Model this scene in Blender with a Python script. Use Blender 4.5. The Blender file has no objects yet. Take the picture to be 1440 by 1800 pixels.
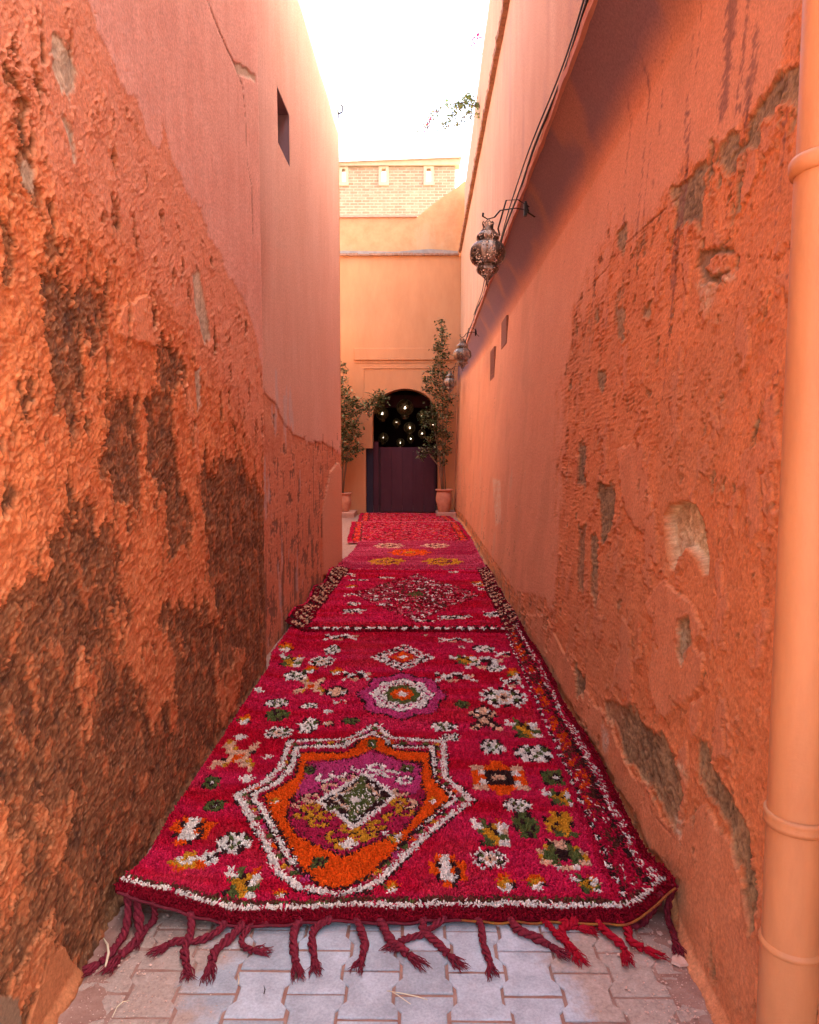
import bpy, math, random
import numpy as np
random.seed(7)
rng = np.random.default_rng(7)
SC = bpy.context.scene
COL = SC.collection
R = math.radians

# ------------------------------------------------------------------ camera
F_PX = 1250.0
CAM_H = 1.62
PITCH = math.atan(100 / F_PX)
YAW = math.atan(15 / F_PX)
cam = bpy.data.cameras.new('camera')
cam_o = bpy.data.objects.new('camera', cam)
COL.objects.link(cam_o)
cam.sensor_fit = 'HORIZONTAL'
cam.sensor_width = 36.0
cam.lens = 36.0 * F_PX / 1440.0
cam.clip_end = 2000
cam.clip_start = 0.05
cam_o.location = (0, 0, CAM_H)
cam_o.rotation_euler = (math.pi / 2 - PITCH, 0, YAW)
SC.camera = cam_o

# ------------------------------------------------------------------ light
SUN_DIR = np.array((0.66, 0.10, 0.745))          # towards the sun
SUN_DIR = SUN_DIR / np.linalg.norm(SUN_DIR)
SUN_EL = math.asin(SUN_DIR[2])
SUN_AZ = math.atan2(SUN_DIR[0], SUN_DIR[1])      # clockwise from +Y
world = bpy.data.worlds.new('World')
SC.world = world
world.use_nodes = True
wn = world.node_tree
sky = wn.nodes.new('ShaderNodeTexSky')
sky.sky_type = 'NISHITA'
sky.sun_disc = False
sky.sun_elevation = SUN_EL
sky.sun_rotation = SUN_AZ
sky.air_density = 1.0
sky.dust_density = 8.0
sky.ozone_density = 0.0
bgn = wn.nodes['Background']
wn.links.new(sky.outputs[0], bgn.inputs[0])
bgn.inputs[1].default_value = 0.15
sun = bpy.data.lights.new('sun', 'SUN')
sun.energy = 4.0
sun.angle = R(0.55)
sun.color = (1.0, 0.93, 0.82)
sun_o = bpy.data.objects.new('sun', sun)
COL.objects.link(sun_o)
from mathutils import Vector, Matrix
sun_o.rotation_euler = Vector(SUN_DIR).to_track_quat('Z', 'Y').to_euler()
sun_o.location = (20, 5, 30)
SC.view_settings.view_transform = 'Standard'
SC.view_settings.look = 'None'
SC.view_settings.gamma = 1
SC.view_settings.use_curve_mapping = False
SC.view_settings.exposure = 3.4
SC.render.engine = 'CYCLES'
cy = SC.cycles
cy.max_bounces = 10
cy.diffuse_bounces = 7
cy.glossy_bounces = 3
cy.transparent_max_bounces = 12
cy.use_denoising = True
cy.caustics_reflective = False
cy.caustics_refractive = False
cy.sample_clamp_indirect = 6.0

# ------------------------------------------------------------------ geometry of the place
def smooth(t):
    t = np.clip(t, 0, 1)
    return t * t * (3 - 2 * t)

def XL(Y, H=0.0):                                   # face of the left wall
    x = np.interp(Y, [-6, 1.5, 2.1, 3.0, 5.3], [-1.0, -1.04, -1.06, -1.115, -1.137])
    return x

def XL2(Y, H=0.0):                                  # far left wall, set back
    return np.interp(Y, [5.2, 7.0, 10.4], [-1.225, -1.20, -1.125])

def XRB(Y):                                         # foot of the right wall
    return np.interp(Y, [-6, 1.5, 2.1, 2.5, 4, 6, 8, 14, 17, 19.4],
                     [.84, .872, .888, .925, .945, .968, .985, 1.06, 1.065, .975])

def EX(Y): return .90 + .0095 * Y                   # edge of the eave
def XR(Y, H):                                       # right wall: battered, curving out into the eave
    bat = np.interp(Y, [3, 8, 13, 17, 19.4], [.27, .25, .20, .13, .08])
    x = XRB(Y) + bat * np.minimum(H, 3.6) / 3.6
    t = np.clip((H - 3.48) / .52, 0, 1)
    return x + (EX(Y) - XRB(Y) - bat) * t ** 1.35

def ray(px, py):
    f = Vector((-math.sin(YAW) * math.cos(PITCH), math.cos(YAW) * math.cos(PITCH), -math.sin(PITCH)))
    r = Vector((math.cos(YAW), math.sin(YAW), 0))
    u = Vector((-math.sin(YAW) * math.sin(PITCH), math.cos(YAW) * math.sin(PITCH), math.cos(PITCH)))
    return f + r * ((px - 720) / F_PX) - u * ((py - 900) / F_PX)

def on_ground(px, py, z=0.0):
    d = ray(px, py)
    t = (z - CAM_H) / d.z
    return (d.x * t, d.y * t)

def on_depth(px, py, Y):
    d = ray(px, py)
    t = Y / d.y
    return (d.x * t, CAM_H + d.z * t)

def on_wall(px, py, fn):                            # -> (Y, H) on a side wall
    d = ray(px, py)
    Y, H = 4.0, 1.5
    for _ in range(12):
        x = float(fn(Y, H))
        t = x / d.x
        Y, H = d.y * t, CAM_H + d.z * t
        Y = min(max(Y, 0.3), 30)
    return (Y, H)

# ------------------------------------------------------------------ noise
_perm = rng.permutation(512).astype(np.int64)
_ang = rng.random(512) * 2 * np.pi
_gx, _gy = np.cos(_ang), np.sin(_ang)
_val = rng.random(512)

def _h(i, j, s):
    return _perm[(_perm[(i + s * 37) & 511] + j) & 511]

def pn(x, y, s=0):
    i = np.floor(x).astype(np.int64); j = np.floor(y).astype(np.int64)
    fx = x - i; fy = y - j
    u = fx * fx * fx * (fx * (fx * 6 - 15) + 10); v = fy * fy * fy * (fy * (fy * 6 - 15) + 10)
    def g(a, b):
        k = _h(i + a, j + b, s)
        return _gx[k] * (fx - a) + _gy[k] * (fy - b)
    n0 = g(0, 0) * (1 - u) + g(1, 0) * u
    n1 = g(0, 1) * (1 - u) + g(1, 1) * u
    return (n0 * (1 - v) + n1 * v) * 1.5

def fbm(x, y, o=4, s=0, gain=.5):
    r = 0; a = 1; t = 0
    for k in range(o):
        r = r + a * pn(x, y, s + k * 3); t += a
        x = x * 2.03 + 7.1; y = y * 2.03 + 3.7; a *= gain
    return r / t * 1.4

def worley(x, y, s=0):
    i = np.floor(x).astype(np.int64); j = np.floor(y).astype(np.int64)
    best = np.full(x.shape, 9.0)
    for a in (-1, 0, 1):
        for b in (-1, 0, 1):
            k = _h(i + a, j + b, s)
            px = i + a + _val[k]; py = j + b + _val[(k * 7 + 11) & 511]
            best = np.minimum(best, (px - x) ** 2 + (py - y) ** 2)
    return np.sqrt(best)

def sdf(poly, x, y, pad=.6):
    """signed distance (positive inside) of the points to a polygon; far points get -pad"""
    P = np.array(poly)
    out = np.full(x.shape, -pad)
    sel = (x > P[:, 0].min() - pad) & (x < P[:, 0].max() + pad) & (y > P[:, 1].min() - pad) & (y < P[:, 1].max() + pad)
    xs = x[sel]; ys = y[sel]
    if xs.size == 0: return out
    d = np.full(xs.shape, 1e9); ins = np.zeros(xs.shape, bool)
    n = len(P)
    for k in range(n):
        ax, ay = P[k]; bx, by = P[(k + 1) % n]
        ex, ey = bx - ax, by - ay
        l2 = ex * ex + ey * ey + 1e-12
        t = np.clip(((xs - ax) * ex + (ys - ay) * ey) / l2, 0, 1)
        d = np.minimum(d, (xs - ax - t * ex) ** 2 + (ys - ay - t * ey) ** 2)
        if abs(ey) > 1e-12:
            c = ((ay > ys) != (by > ys)) & (xs < ex * (ys - ay) / ey + ax)
            ins ^= c
    d = np.sqrt(d)
    out[sel] = np.maximum(np.where(ins, d, -d), -pad)
    return out

def line_d(pts, x, y):
    d = np.full(x.shape, 1e9)
    for (ax, ay), (bx, by) in zip(pts[:-1], pts[1:]):
        ex, ey = bx - ax, by - ay
        t = np.clip(((x - ax) * ex + (y - ay) * ey) / (ex * ex + ey * ey + 1e-12), 0, 1)
        d = np.minimum(d, (x - ax - t * ex) ** 2 + (y - ay - t * ey) ** 2)
    return np.sqrt(d)

# ------------------------------------------------------------------ materials
def new_mat(name, col=(.5, .5, .5), rough=.85, metal=0.0, spec=.3):
    m = bpy.data.materials.new(name); m.use_nodes = True
    b = m.node_tree.nodes['Principled BSDF']
    b.inputs['Base Color'].default_value = (*col, 1)
    b.inputs['Roughness'].default_value = rough
    b.inputs['Metallic'].default_value = metal
    b.inputs['Specular IOR Level'].default_value = spec
    return m, m.node_tree, b

def noise_node(nt, scale, detail=4, rough=.6, coord='Object', stretch=None):
    tc = nt.nodes.new('ShaderNodeTexCoord')
    n = nt.nodes.new('ShaderNodeTexNoise')
    n.inputs['Scale'].default_value = scale
    n.inputs['Detail'].default_value = detail
    n.inputs['Roughness'].default_value = rough
    src = tc.outputs[coord]
    if coord == 'World':
        pass
    if stretch:
        mp = nt.nodes.new('ShaderNodeMapping'); mp.inputs['Scale'].default_value = stretch
        nt.links.new(src, mp.inputs[0]); src = mp.outputs[0]
    nt.links.new(src, n.inputs['Vector'])
    return n

def ramp(nt, src, stops):
    r = nt.nodes.new('ShaderNodeValToRGB')
    e = r.color_ramp.elements
    e[0].position, e[0].color = stops[0][0], (*stops[0][1], 1)
    e[1].position, e[1].color = stops[-1][0], (*stops[-1][1], 1)
    for p, c in stops[1:-1]:
        k = e.new(p); k.color = (*c, 1)
    nt.links.new(src, r.inputs[0])
    return r

def mulc(nt, a, b):
    m = nt.nodes.new('ShaderNodeMix'); m.data_type = 'RGBA'; m.blend_type = 'MULTIPLY'
    m.inputs[0].default_value = 1
    nt.links.new(a, m.inputs[6]); nt.links.new(b, m.inputs[7])
    return m.outputs[2]

def bump(nt, b, src, dist=.01, strength=.6, prev=None):
    n = nt.nodes.new('ShaderNodeBump')
    n.inputs['Distance'].default_value = dist; n.inputs['Strength'].default_value = strength
    nt.links.new(src, n.inputs['Height'])
    if prev is not None: nt.links.new(prev.outputs[0], n.inputs['Normal'])
    nt.links.new(n.outputs[0], b.inputs['Normal'])
    return n

def painted(name, rough=.9, grain=60, gvar=.22, bscale=120, bdist=.004, spec=.2, b2=0):
    """the colour comes from the mesh's own colour attribute, with fine grain on top"""
    m, nt, b = new_mat(name, rough=rough, spec=spec)
    a = nt.nodes.new('ShaderNodeAttribute'); a.attribute_name = 'Col'
    n = noise_node(nt, grain, 5, .7)
    r = ramp(nt, n.outputs[0], [(.25, (1 - gvar,) * 3), (.75, (1 + gvar,) * 3)])
    nt.links.new(mulc(nt, a.outputs[0], r.outputs[0]), b.inputs['Base Color'])
    n2 = noise_node(nt, bscale, 6, .7)
    b1 = bump(nt, b, n2.outputs[0], bdist, .8)
    if b2:
        n3 = noise_node(nt, 28, 9, .78); bump(nt, b, n3.outputs[0], b2, .9, b1)
    return m

M = {}
M['plaster'] = painted('weathered_plaster', b2=.0055, gvar=.34, grain=75)
M['wool'] = painted('wool_pile', rough=1.0, grain=180, gvar=.3, bscale=300, bdist=.002, spec=.05)
M['leaf'] = painted('leaf', rough=.6, grain=20, gvar=.1, spec=.3)

def plaster(name, c0, c1, scale=2.5, stretch=(1, 1, .35), bd=.006, dirt=None, dirt_amt=.5):
    m, nt, b = new_mat(name, rough=.9, spec=.2)
    n = noise_node(nt, scale, 8, .65, stretch=stretch)
    r = ramp(nt, n.outputs[0], [(.3, c0), (.7, c1)])
    out = r.outputs[0]
    if dirt:
        n3 = noise_node(nt, 1.3, 10, .72, stretch=(1, 1, .5))
        f = ramp(nt, n3.outputs[0], [(.56, (0, 0, 0)), (.68, (dirt_amt,) * 3)])
        mx = nt.nodes.new('ShaderNodeMix'); mx.data_type = 'RGBA'
        nt.links.new(f.outputs[0], mx.inputs[0]); nt.links.new(out, mx.inputs[6])
        mx.inputs[7].default_value = (*dirt, 1)
        out = mx.outputs[2]
    nt.links.new(out, b.inputs['Base Color'])
    n2 = noise_node(nt, 35, 8, .7)
    bump(nt, b, n2.outputs[0], bd, .7)
    return m

M['far_plaster'] = plaster('far_wall_plaster', (.46, .200, .088), (.54, .25, .112), dirt=(.5, .24, .12), dirt_amt=.35)
M['far_plaster_old'] = plaster('faded_wall_plaster', (.42, .20, .09), (.50, .27, .13), 3.5, (1, 1, 1), dirt=(.42, .30, .17), dirt_amt=.6)
M['trim'] = plaster('trim_plaster', (.44, .21, .14), (.54, .28, .20), 9)
M['tile_edge'] = plaster('old_tile_edge', (.16, .08, .05), (.40, .20, .12), 14, (1, 1, 1), .02)
M['iron'] = new_mat('wrought_iron', (.03, .022, .018), .5, .7)[0]
M['shade_paint'] = plaster('mauve_reveal_shade', (.17, .10, .115), (.24, .145, .15), 6)  # window recess shadow put into the reveal colour, darker than the wall
M['cable'] = new_mat('black_cable', (.02, .02, .025), .5)[0]
M['bulb'] = None
def emit(name, c, s):
    m, nt, b = new_mat(name, c)
    b.inputs['Emission Color'].default_value = (*c, 1); b.inputs['Emission Strength'].default_value = s
    return m
M['bulb'] = emit('lit_bulb', (1, .86, .62), 1.8)

def pierced(name, c0, c1, scale, thr, metal=.75, cover=.47):
    m, nt, b = new_mat(name, c0, .42, metal, .5)
    n = noise_node(nt, 12, 6, .7)
    r = ramp(nt, n.outputs[0], [(.3, c0), (.7, c1)])
    nt.links.new(r.outputs[0], b.inputs['Base Color'])
    tc = nt.nodes.new('ShaderNodeTexCoord')
    gr = nt.nodes.new('ShaderNodeTexGradient'); gr.gradient_type = 'RADIAL'; nt.links.new(tc.outputs['Object'], gr.inputs['Vector'])
    q1 = nt.nodes.new('ShaderNodeMath'); q1.operation = 'MULTIPLY'; q1.inputs[1].default_value = 4; nt.links.new(gr.outputs['Fac'], q1.inputs[0])
    q2 = nt.nodes.new('ShaderNodeMath'); q2.operation = 'FRACT'; nt.links.new(q1.outputs[0], q2.inputs[0])
    q3 = ramp(nt, q2.outputs[0], [(.49, (.55,) * 3), (.51, (1.5,) * 3)])
    nt.links.new(mulc(nt, r.outputs[0], q3.outputs[0]), b.inputs['Base Color'])
    v = nt.nodes.new('ShaderNodeTexVoronoi'); v.inputs['Scale'].default_value = scale
    v.inputs['Randomness'].default_value = .55
    nt.links.new(tc.outputs['Object'], v.inputs['Vector'])
    mt = nt.nodes.new('ShaderNodeMath'); mt.operation = 'LESS_THAN'; mt.inputs[1].default_value = thr
    nt.links.new(v.outputs['Distance'], mt.inputs[0])
    n3 = noise_node(nt, 9, 2, .5)
    m2 = nt.nodes.new('ShaderNodeMath'); m2.operation = 'GREATER_THAN'; m2.inputs[1].default_value = cover
    nt.links.new(n3.outputs[0], m2.inputs[0])
    m3 = nt.nodes.new('ShaderNodeMath'); m3.operation = 'MULTIPLY'
    nt.links.new(mt.outputs[0], m3.inputs[0]); nt.links.new(m2.outputs[0], m3.inputs[1])
    tr = nt.nodes.new('ShaderNodeBsdfTransparent'); mix = nt.nodes.new('ShaderNodeMixShader')
    nt.links.new(m3.outputs[0], mix.inputs[0]); nt.links.new(b.outputs[0], mix.inputs[1]); nt.links.new(tr.outputs[0], mix.inputs[2])
    nt.links.new(mix.outputs[0], nt.nodes['Material Output'].inputs[0])
    bump(nt, b, v.outputs['Distance'], .004, .6)
    return m
M['lantern'] = pierced('pierced_dark_brass', (.09, .06, .042), (.34, .25, .17), 55, .44, .5, .42)
M['globe'] = pierced('pierced_globe_brass', (.05, .032, .014), (.12, .08, .03), 30, .40, .6, .1)

def terracotta():
    m, nt, b = new_mat('terracotta', rough=.85, spec=.25)
    n = noise_node(nt, 7, 6, .6)
    r = ramp(nt, n.outputs[0], [(.3, (.46, .17, .09)), (.7, (.60, .27, .16))])
    nt.links.new(r.outputs[0], b.inputs['Base Color'])
    bump(nt, b, n.outputs[0], .004, .5)
    return m
M['terracotta'] = terracotta()
M['bark'] = plaster('bark', (.16, .10, .06), (.30, .21, .14), 20, (1, 1, .2), .004)
M['soil'] = plaster('potting_soil', (.04, .025, .015), (.09, .06, .04), 30, (1, 1, 1), .01)
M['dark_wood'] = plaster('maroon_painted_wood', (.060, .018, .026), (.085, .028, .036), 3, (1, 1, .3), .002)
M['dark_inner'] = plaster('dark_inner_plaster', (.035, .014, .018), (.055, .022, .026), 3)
M['blue_dark'] = plaster('blue_black_paint', (.025, .022, .035), (.04, .033, .05), 3)

def ground_mat():
    m, nt, b = new_mat('sandy_ground', rough=.95, spec=.2)
    n = noise_node(nt, 5, 8, .7)
    r = ramp(nt, n.outputs[0], [(.3, (.24, .16, .11)), (.7, (.36, .26, .19))])
    nt.links.new(r.outputs[0], b.inputs['Base Color'])
    n2 = noise_node(nt, 60, 6, .7); bump(nt, b, n2.outputs[0], .01, .7)
    return m
M['ground'] = ground_mat()

def joint_mat():
    m, nt, b = new_mat('joint_sand', rough=1.0, spec=.1)
    n = noise_node(nt, 14, 8, .7)
    r = ramp(nt, n.outputs[0], [(.3, (.26, .12, .085)), (.7, (.40, .24, .18))])
    nt.links.new(r.outputs[0], b.inputs['Base Color'])
    n2 = noise_node(nt, 160, 6, .7); bump(nt, b, n2.outputs[0], .006, .9)
    return m
M['joint'] = joint_mat()

def paver_mat():
    """blue-grey concrete; dust and fallen plaster lie along both walls (world position)"""
    m, nt, b = new_mat('concrete_paver', rough=.8, spec=.3)
    geo = nt.nodes.new('ShaderNodeNewGeometry')
    oi = nt.nodes.new('ShaderNodeObjectInfo')
    def nz(scale, det=6, ro=.65):
        n = nt.nodes.new('ShaderNodeTexNoise'); n.inputs['Scale'].default_value = scale
        n.inputs['Detail'].default_value = det; n.inputs['Roughness'].default_value = ro
        nt.links.new(geo.outputs['Position'], n.inputs['Vector']); return n
    n1 = nz(9)
    base = ramp(nt, n1.outputs[0], [(.32, (.285, .285, .29)), (.68, (.43, .435, .445))])
    hsv = nt.nodes.new('ShaderNodeHueSaturation')
    mm = nt.nodes.new('ShaderNodeMapRange'); mm.inputs[3].default_value = .82; mm.inputs[4].default_value = 1.15
    nt.links.new(oi.outputs['Random'], mm.inputs[0]); nt.links.new(mm.outputs[0], hsv.inputs['Value'])
    nt.links.new(base.outputs[0], hsv.inputs['Color'])
    sp = nt.nodes.new('ShaderNodeSeparateXYZ'); nt.links.new(geo.outputs['Position'], sp.inputs[0])
    ad = nt.nodes.new('ShaderNodeMath'); ad.operation = 'ADD'; ad.inputs[1].default_value = .08
    nt.links.new(sp.outputs[0], ad.inputs[0])
    ab = nt.nodes.new('ShaderNodeMath'); ab.operation = 'ABSOLUTE'; nt.links.new(ad.outputs[0], ab.inputs[0])
    n4 = nz(4, 8, .7)
    sc = nt.nodes.new('ShaderNodeMath'); sc.operation = 'MULTIPLY_ADD'; sc.inputs[1].default_value = .75; 
    nt.links.new(n4.outputs[0], sc.inputs[0]); nt.links.new(ab.outputs[0], sc.inputs[2])
    f = ramp(nt, sc.outputs[0], [(.86, (0, 0, 0)), (1.0, (.92,) * 3)])
    n5 = nz(40, 8, .75)
    dust = ramp(nt, n5.outputs[0], [(.3, (.27, .17, .12)), (.7, (.47, .33, .25))])
    mx = nt.nodes.new('ShaderNodeMix'); mx.data_type = 'RGBA'
    nt.links.new(f.outputs[0], mx.inputs[0]); nt.links.new(hsv.outputs[0], mx.inputs[6]); nt.links.new(dust.outputs[0], mx.inputs[7])
    n6 = nz(120, 4, .7)
    sp2 = ramp(nt, n6.outputs[0], [(.3, (.8,) * 3), (.7, (1.15,) * 3)])
    nt.links.new(mulc(nt, mx.outputs[2], sp2.outputs[0]), b.inputs['Base Color'])
    bump(nt, b, n6.outputs[0], .003, .6)
    return m
M['paver'] = paver_mat()

def brick_mat():
    m, nt, b = new_mat('sun_bleached_brick', rough=.9, spec=.2)
    tc = nt.nodes.new('ShaderNodeTexCoord')
    mp = nt.nodes.new('ShaderNodeMapping'); mp.inputs['Rotation'].default_value = (R(90), 0, 0)
    nt.links.new(tc.outputs['Object'], mp.inputs[0])
    br = nt.nodes.new('ShaderNodeTexBrick')
    br.inputs['Scale'].default_value = 1.0
    br.inputs['Brick Width'].default_value = .34; br.inputs['Row Height'].default_value = .118
    br.inputs['Mortar Size'].default_value = .018; br.inputs['Mortar Smooth'].default_value = .4
    br.inputs['Color1'].default_value = (.27, .175, .11, 1); br.inputs['Color2'].default_value = (.35, .245, .16, 1)
    br.inputs['Mortar'].default_value = (.42, .33, .235, 1)
    nt.links.new(mp.outputs[0], br.inputs['Vector'])
    n = noise_node(nt, 3, 6, .7)
    r = ramp(nt, n.outputs[0], [(.3, (.8,) * 3), (.7, (1.15,) * 3)])
    nt.links.new(mulc(nt, br.outputs[0], r.outputs[0]), b.inputs['Base Color'])
    iv = nt.nodes.new('ShaderNodeMath'); iv.operation = 'SUBTRACT'; iv.inputs[0].default_value = 1
    nt.links.new(br.outputs['Fac'], iv.inputs[1])
    bump(nt, b, iv.outputs[0], .02, .8)
    return m
M['brick'] = brick_mat()
M['cream'] = plaster('cream_render', (.38, .30, .195), (.46, .37, .25), 4, (1, 1, 1))
M['grey_cap'] = plaster('grey_mortar_cap', (.20, .17, .15), (.30, .26, .23), 5, (1, 1, 1), .02)
M['pipe'] = plaster('orange_painted_pipe', (.40, .160, .060), (.54, .235, .09), 7, (1, 1, .22), .003, dirt=(.26, .115, .06), dirt_amt=.6)
M['pipe'].node_tree.nodes['Principled BSDF'].inputs['Roughness'].default_value = .58
M['pipe'].node_tree.nodes['Principled BSDF'].inputs['Specular IOR Level'].default_value = .45
M['bolt'] = new_mat('dull_bolt', (.32, .18, .11), .5, .6)[0]
M['straw'] = new_mat('dry_straw', (.62, .50, .32), .8)[0]
M['chip'] = plaster('plaster_chip', (.50, .28, .20), (.66, .44, .34), 30, (1, 1, 1), .003)
M['grille'] = plaster('rusty_grille', (.20, .08, .045), (.30, .13, .08), 30, (1, 1, 1), .004)

# ------------------------------------------------------------------ object helpers
def tag(o, label=None, cat=None, group=None, kind=None):
    if label: o['label'] = label
    if cat: o['category'] = cat
    if group: o['group'] = group
    if kind: o['kind'] = kind
    return o

def empty(name, loc=(0, 0, 0), rz=0):
    o = bpy.data.objects.new(name, None)
    o.location = loc; o.rotation_euler = (0, 0, rz); o.empty_display_size = .1
    COL.objects.link(o); return o

def link(name, me, mat, parent=None):
    o = bpy.data.objects.new(name, me)
    if mat is not None and not me.materials: me.materials.append(mat)
    COL.objects.link(o)
    if parent is not None: o.parent = parent
    return o

def np_mesh(name, V, quads=None, tris=None, col=None, shade=True):
    V = np.asarray(V, np.float32).reshape(-1, 3)
    me = bpy.data.meshes.new(name)
    me.vertices.add(len(V)); me.vertices.foreach_set('co', V.ravel())
    idx, tot = [], []
    if quads is not None and len(quads): idx.append(np.asarray(quads, np.int32).ravel()); tot.append(np.full(len(quads), 4, np.int32))
    if tris is not None and len(tris): idx.append(np.asarray(tris, np.int32).ravel()); tot.append(np.full(len(tris), 3, np.int32))
    idx = np.concatenate(idx); tot = np.concatenate(tot)
    me.loops.add(len(idx)); me.loops.foreach_set('vertex_index', idx)
    me.polygons.add(len(tot))
    st = np.concatenate(([0], np.cumsum(tot)[:-1])).astype(np.int32)
    me.polygons.foreach_set('loop_start', st); me.polygons.foreach_set('loop_total', tot)
    me.polygons.foreach_set('use_smooth', np.full(len(tot), shade, bool))
    if col is not None:
        a = me.color_attributes.new('Col', 'FLOAT_COLOR', 'POINT')
        c = np.ones((len(V), 4), np.float32); c[:, :3] = np.asarray(col).reshape(-1, 3)
        a.data.foreach_set('color', c.ravel())
    me.update(calc_edges=True); me.validate()
    return me

def grid_quads(n, m, flip=False):
    i = np.arange(n - 1)[:, None] * m + np.arange(m - 1)[None, :]
    q = np.stack([i, i + m, i + m + 1, i + 1], -1).reshape(-1, 4)
    return q[:, ::-1] if flip else q

class MB:
    def __init__(s): s.v = []; s.f = []
    def add(s, vs, fs):
        o = len(s.v); s.v += [tuple(v) for v in vs]; s.f += [tuple(i + o for i in f) for f in fs]; return s
    def box(s, x0, x1, y0, y1, z0, z1):
        v = [(x, y, z) for z in (z0, z1) for y in (y0, y1) for x in (x0, x1)]
        return s.add(v, [(0, 2, 3, 1), (4, 5, 7, 6), (0, 1, 5, 4), (2, 6, 7, 3), (0, 4, 6, 2), (1, 3, 7, 5)])
    def prism_y(s, poly, y0, y1):        # poly in (x,z), extruded along y
        n = len(poly)
        v = [(x, y0, z) for x, z in poly] + [(x, y1, z) for x, z in poly]
        return s.add(v, [tuple(range(n)), tuple(range(2 * n - 1, n - 1, -1))] + [(i, i + n, (i + 1) % n + n, (i + 1) % n) for i in range(n)])
    def prism_z(s, poly, z0, z1):
        n = len(poly)
        v = [(x, y, z0) for x, y in poly] + [(x, y, z1) for x, y in poly]
        return s.add(v, [tuple(range(n - 1, -1, -1)), tuple(range(n, 2 * n))] + [(i, (i + 1) % n, (i + 1) % n + n, i + n) for i in range(n)])
    def tube(s, pts, r, n=8, cap=True):
        pts = [Vector(p) for p in pts]
        rs = r if hasattr(r, '__len__') else [r] * len(pts)
        o = len(s.v); up = Vector((0, 0, 1)); prev = None
        for k, p in enumerate(pts):
            t = (pts[min(k + 1, len(pts) - 1)] - pts[max(k - 1, 0)]).normalized()
            if prev is None:
                a = t.cross(up)
                if a.length < .1: a = t.cross(Vector((1, 0, 0)))
                a.normalize()
            else:
                a = prev - t * prev.dot(t); a.normalize()
            prev = a; b = t.cross(a)
            for j in range(n):
                w = 2 * math.pi * j / n
                s.v.append(tuple(p + (a * math.cos(w) + b * math.sin(w)) * rs[k]))
        for k in range(len(pts) - 1):
            for j in range(n):
                s.f.append((o + k * n + j, o + k * n + (j + 1) % n, o + (k + 1) * n + (j + 1) % n, o + (k + 1) * n + j))
        if cap:
            s.f.append(tuple(o + j for j in range(n - 1, -1, -1)))
            e = o + (len(pts) - 1) * n
            s.f.append(tuple(e + j for j in range(n)))
        return s
    def lathe(s, prof, n=24, lobes=0, amp=0.0, z0=0.0, phase=0.0):
        o = len(s.v)
        for r, z in prof:
            for j in range(n):
                w = 2 * math.pi * j / n
                k = 1.0
                if lobes: k = 1 - amp + amp * abs(math.cos(lobes * w / 2 + phase)) ** .6
                s.v.append((r * k * math.cos(w), r * k * math.sin(w), z + z0))
        for k in range(len(prof) - 1):
            for j in range(n):
                s.f.append((o + k * n + j, o + k * n + (j + 1) % n, o + (k + 1) * n + (j + 1) % n, o + (k + 1) * n + j))
        return s
    def mesh(s, name, smooth=False):
        me = bpy.data.meshes.new(name); me.from_pydata(s.v, [], s.f)
        if smooth: me.polygons.foreach_set('use_smooth', [True] * len(me.polygons))
        me.update(); return me
    def build(s, name, mat, parent=None, smooth=False, bevel=0):
        o = link(name, s.mesh(name, smooth), mat, parent)
        if bevel:
            b = o.modifiers.new('bevel', 'BEVEL'); b.width = bevel; b.segments = 2; b.limit_method = 'ANGLE'
        return o

# ================================================================== THE SETTING
g = MB(); g.add([(-150, -60, -.06), (150, -60, -.06), (150, 240, -.06), (-150, 240, -.06)], [(0, 1, 2, 3)])
tag(g.build('ground', M['ground']), kind='structure')
# bed of the alley paving: joint sand, a little uneven
ys = np.concatenate([np.linspace(-6, 1.4, 10), np.linspace(1.5, 3.1, 130), np.linspace(3.2, 21, 90)])
xs = np.linspace(-3.6, 1.35, 300)
YY, XX = np.meshgrid(ys, xs, indexing='ij')
near = np.minimum(np.abs(XX - XRB(YY)), np.abs(XX - XL(YY)))
ZZ = -.0035 + .004 * fbm(XX * 9, YY * 9, 4, 3) + .010 * smooth((.16 - near) / .16) * (.6 + .8 * fbm(XX * 14, YY * 14, 3, 9))
pav = link('pavement', np_mesh('pavement', np.stack([XX, YY, ZZ], -1), grid_quads(len(ys), len(xs), True)), M['joint'])
tag(pav, kind='structure')

# I-shaped interlocking pavers, one object each
def paver_mesh(L=.1825, we=.0872, ww=.0668, th=.05):
    a, c = L / 2, .0
    prof = [(we, -a), (we, -a + .040), (ww, -a + .062), (ww, a - .062), (we, a - .040), (we, a)]
    poly = prof + [(-x, y) for x, y in reversed(prof)]
    n = len(poly)
    def inset(d):
        return [(x - math.copysign(d, x), y - math.copysign(d, y) * (1 if abs(abs(y) - a) < .001 else 0)) for x, y in poly]
    m = MB()
    v = [(x, y, -th) for x, y in poly] + [(x, y, -.0035) for x, y in poly] + [(x, y, -.0006) for x, y in inset(.0022)] + [(x, y, 0) for x, y in inset(.006)]
    f = []
    for L_ in range(3):
        for i in range(n):
            f.append((L_ * n + i, L_ * n + (i + 1) % n, (L_ + 1) * n + (i + 1) % n, (L_ + 1) * n + i))
    f.append(tuple(range(3 * n, 4 * n)))
    m.add(v, f)
    return m.mesh('paver')
pme = paver_mesh(); pme.materials.append(M['paver'])
PW, PL = .1640, .1925
X0 = on_ground(609, 1700)[0] - PW / 2
Y0 = on_ground(560, 1748)[1] + PL / 2
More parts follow.
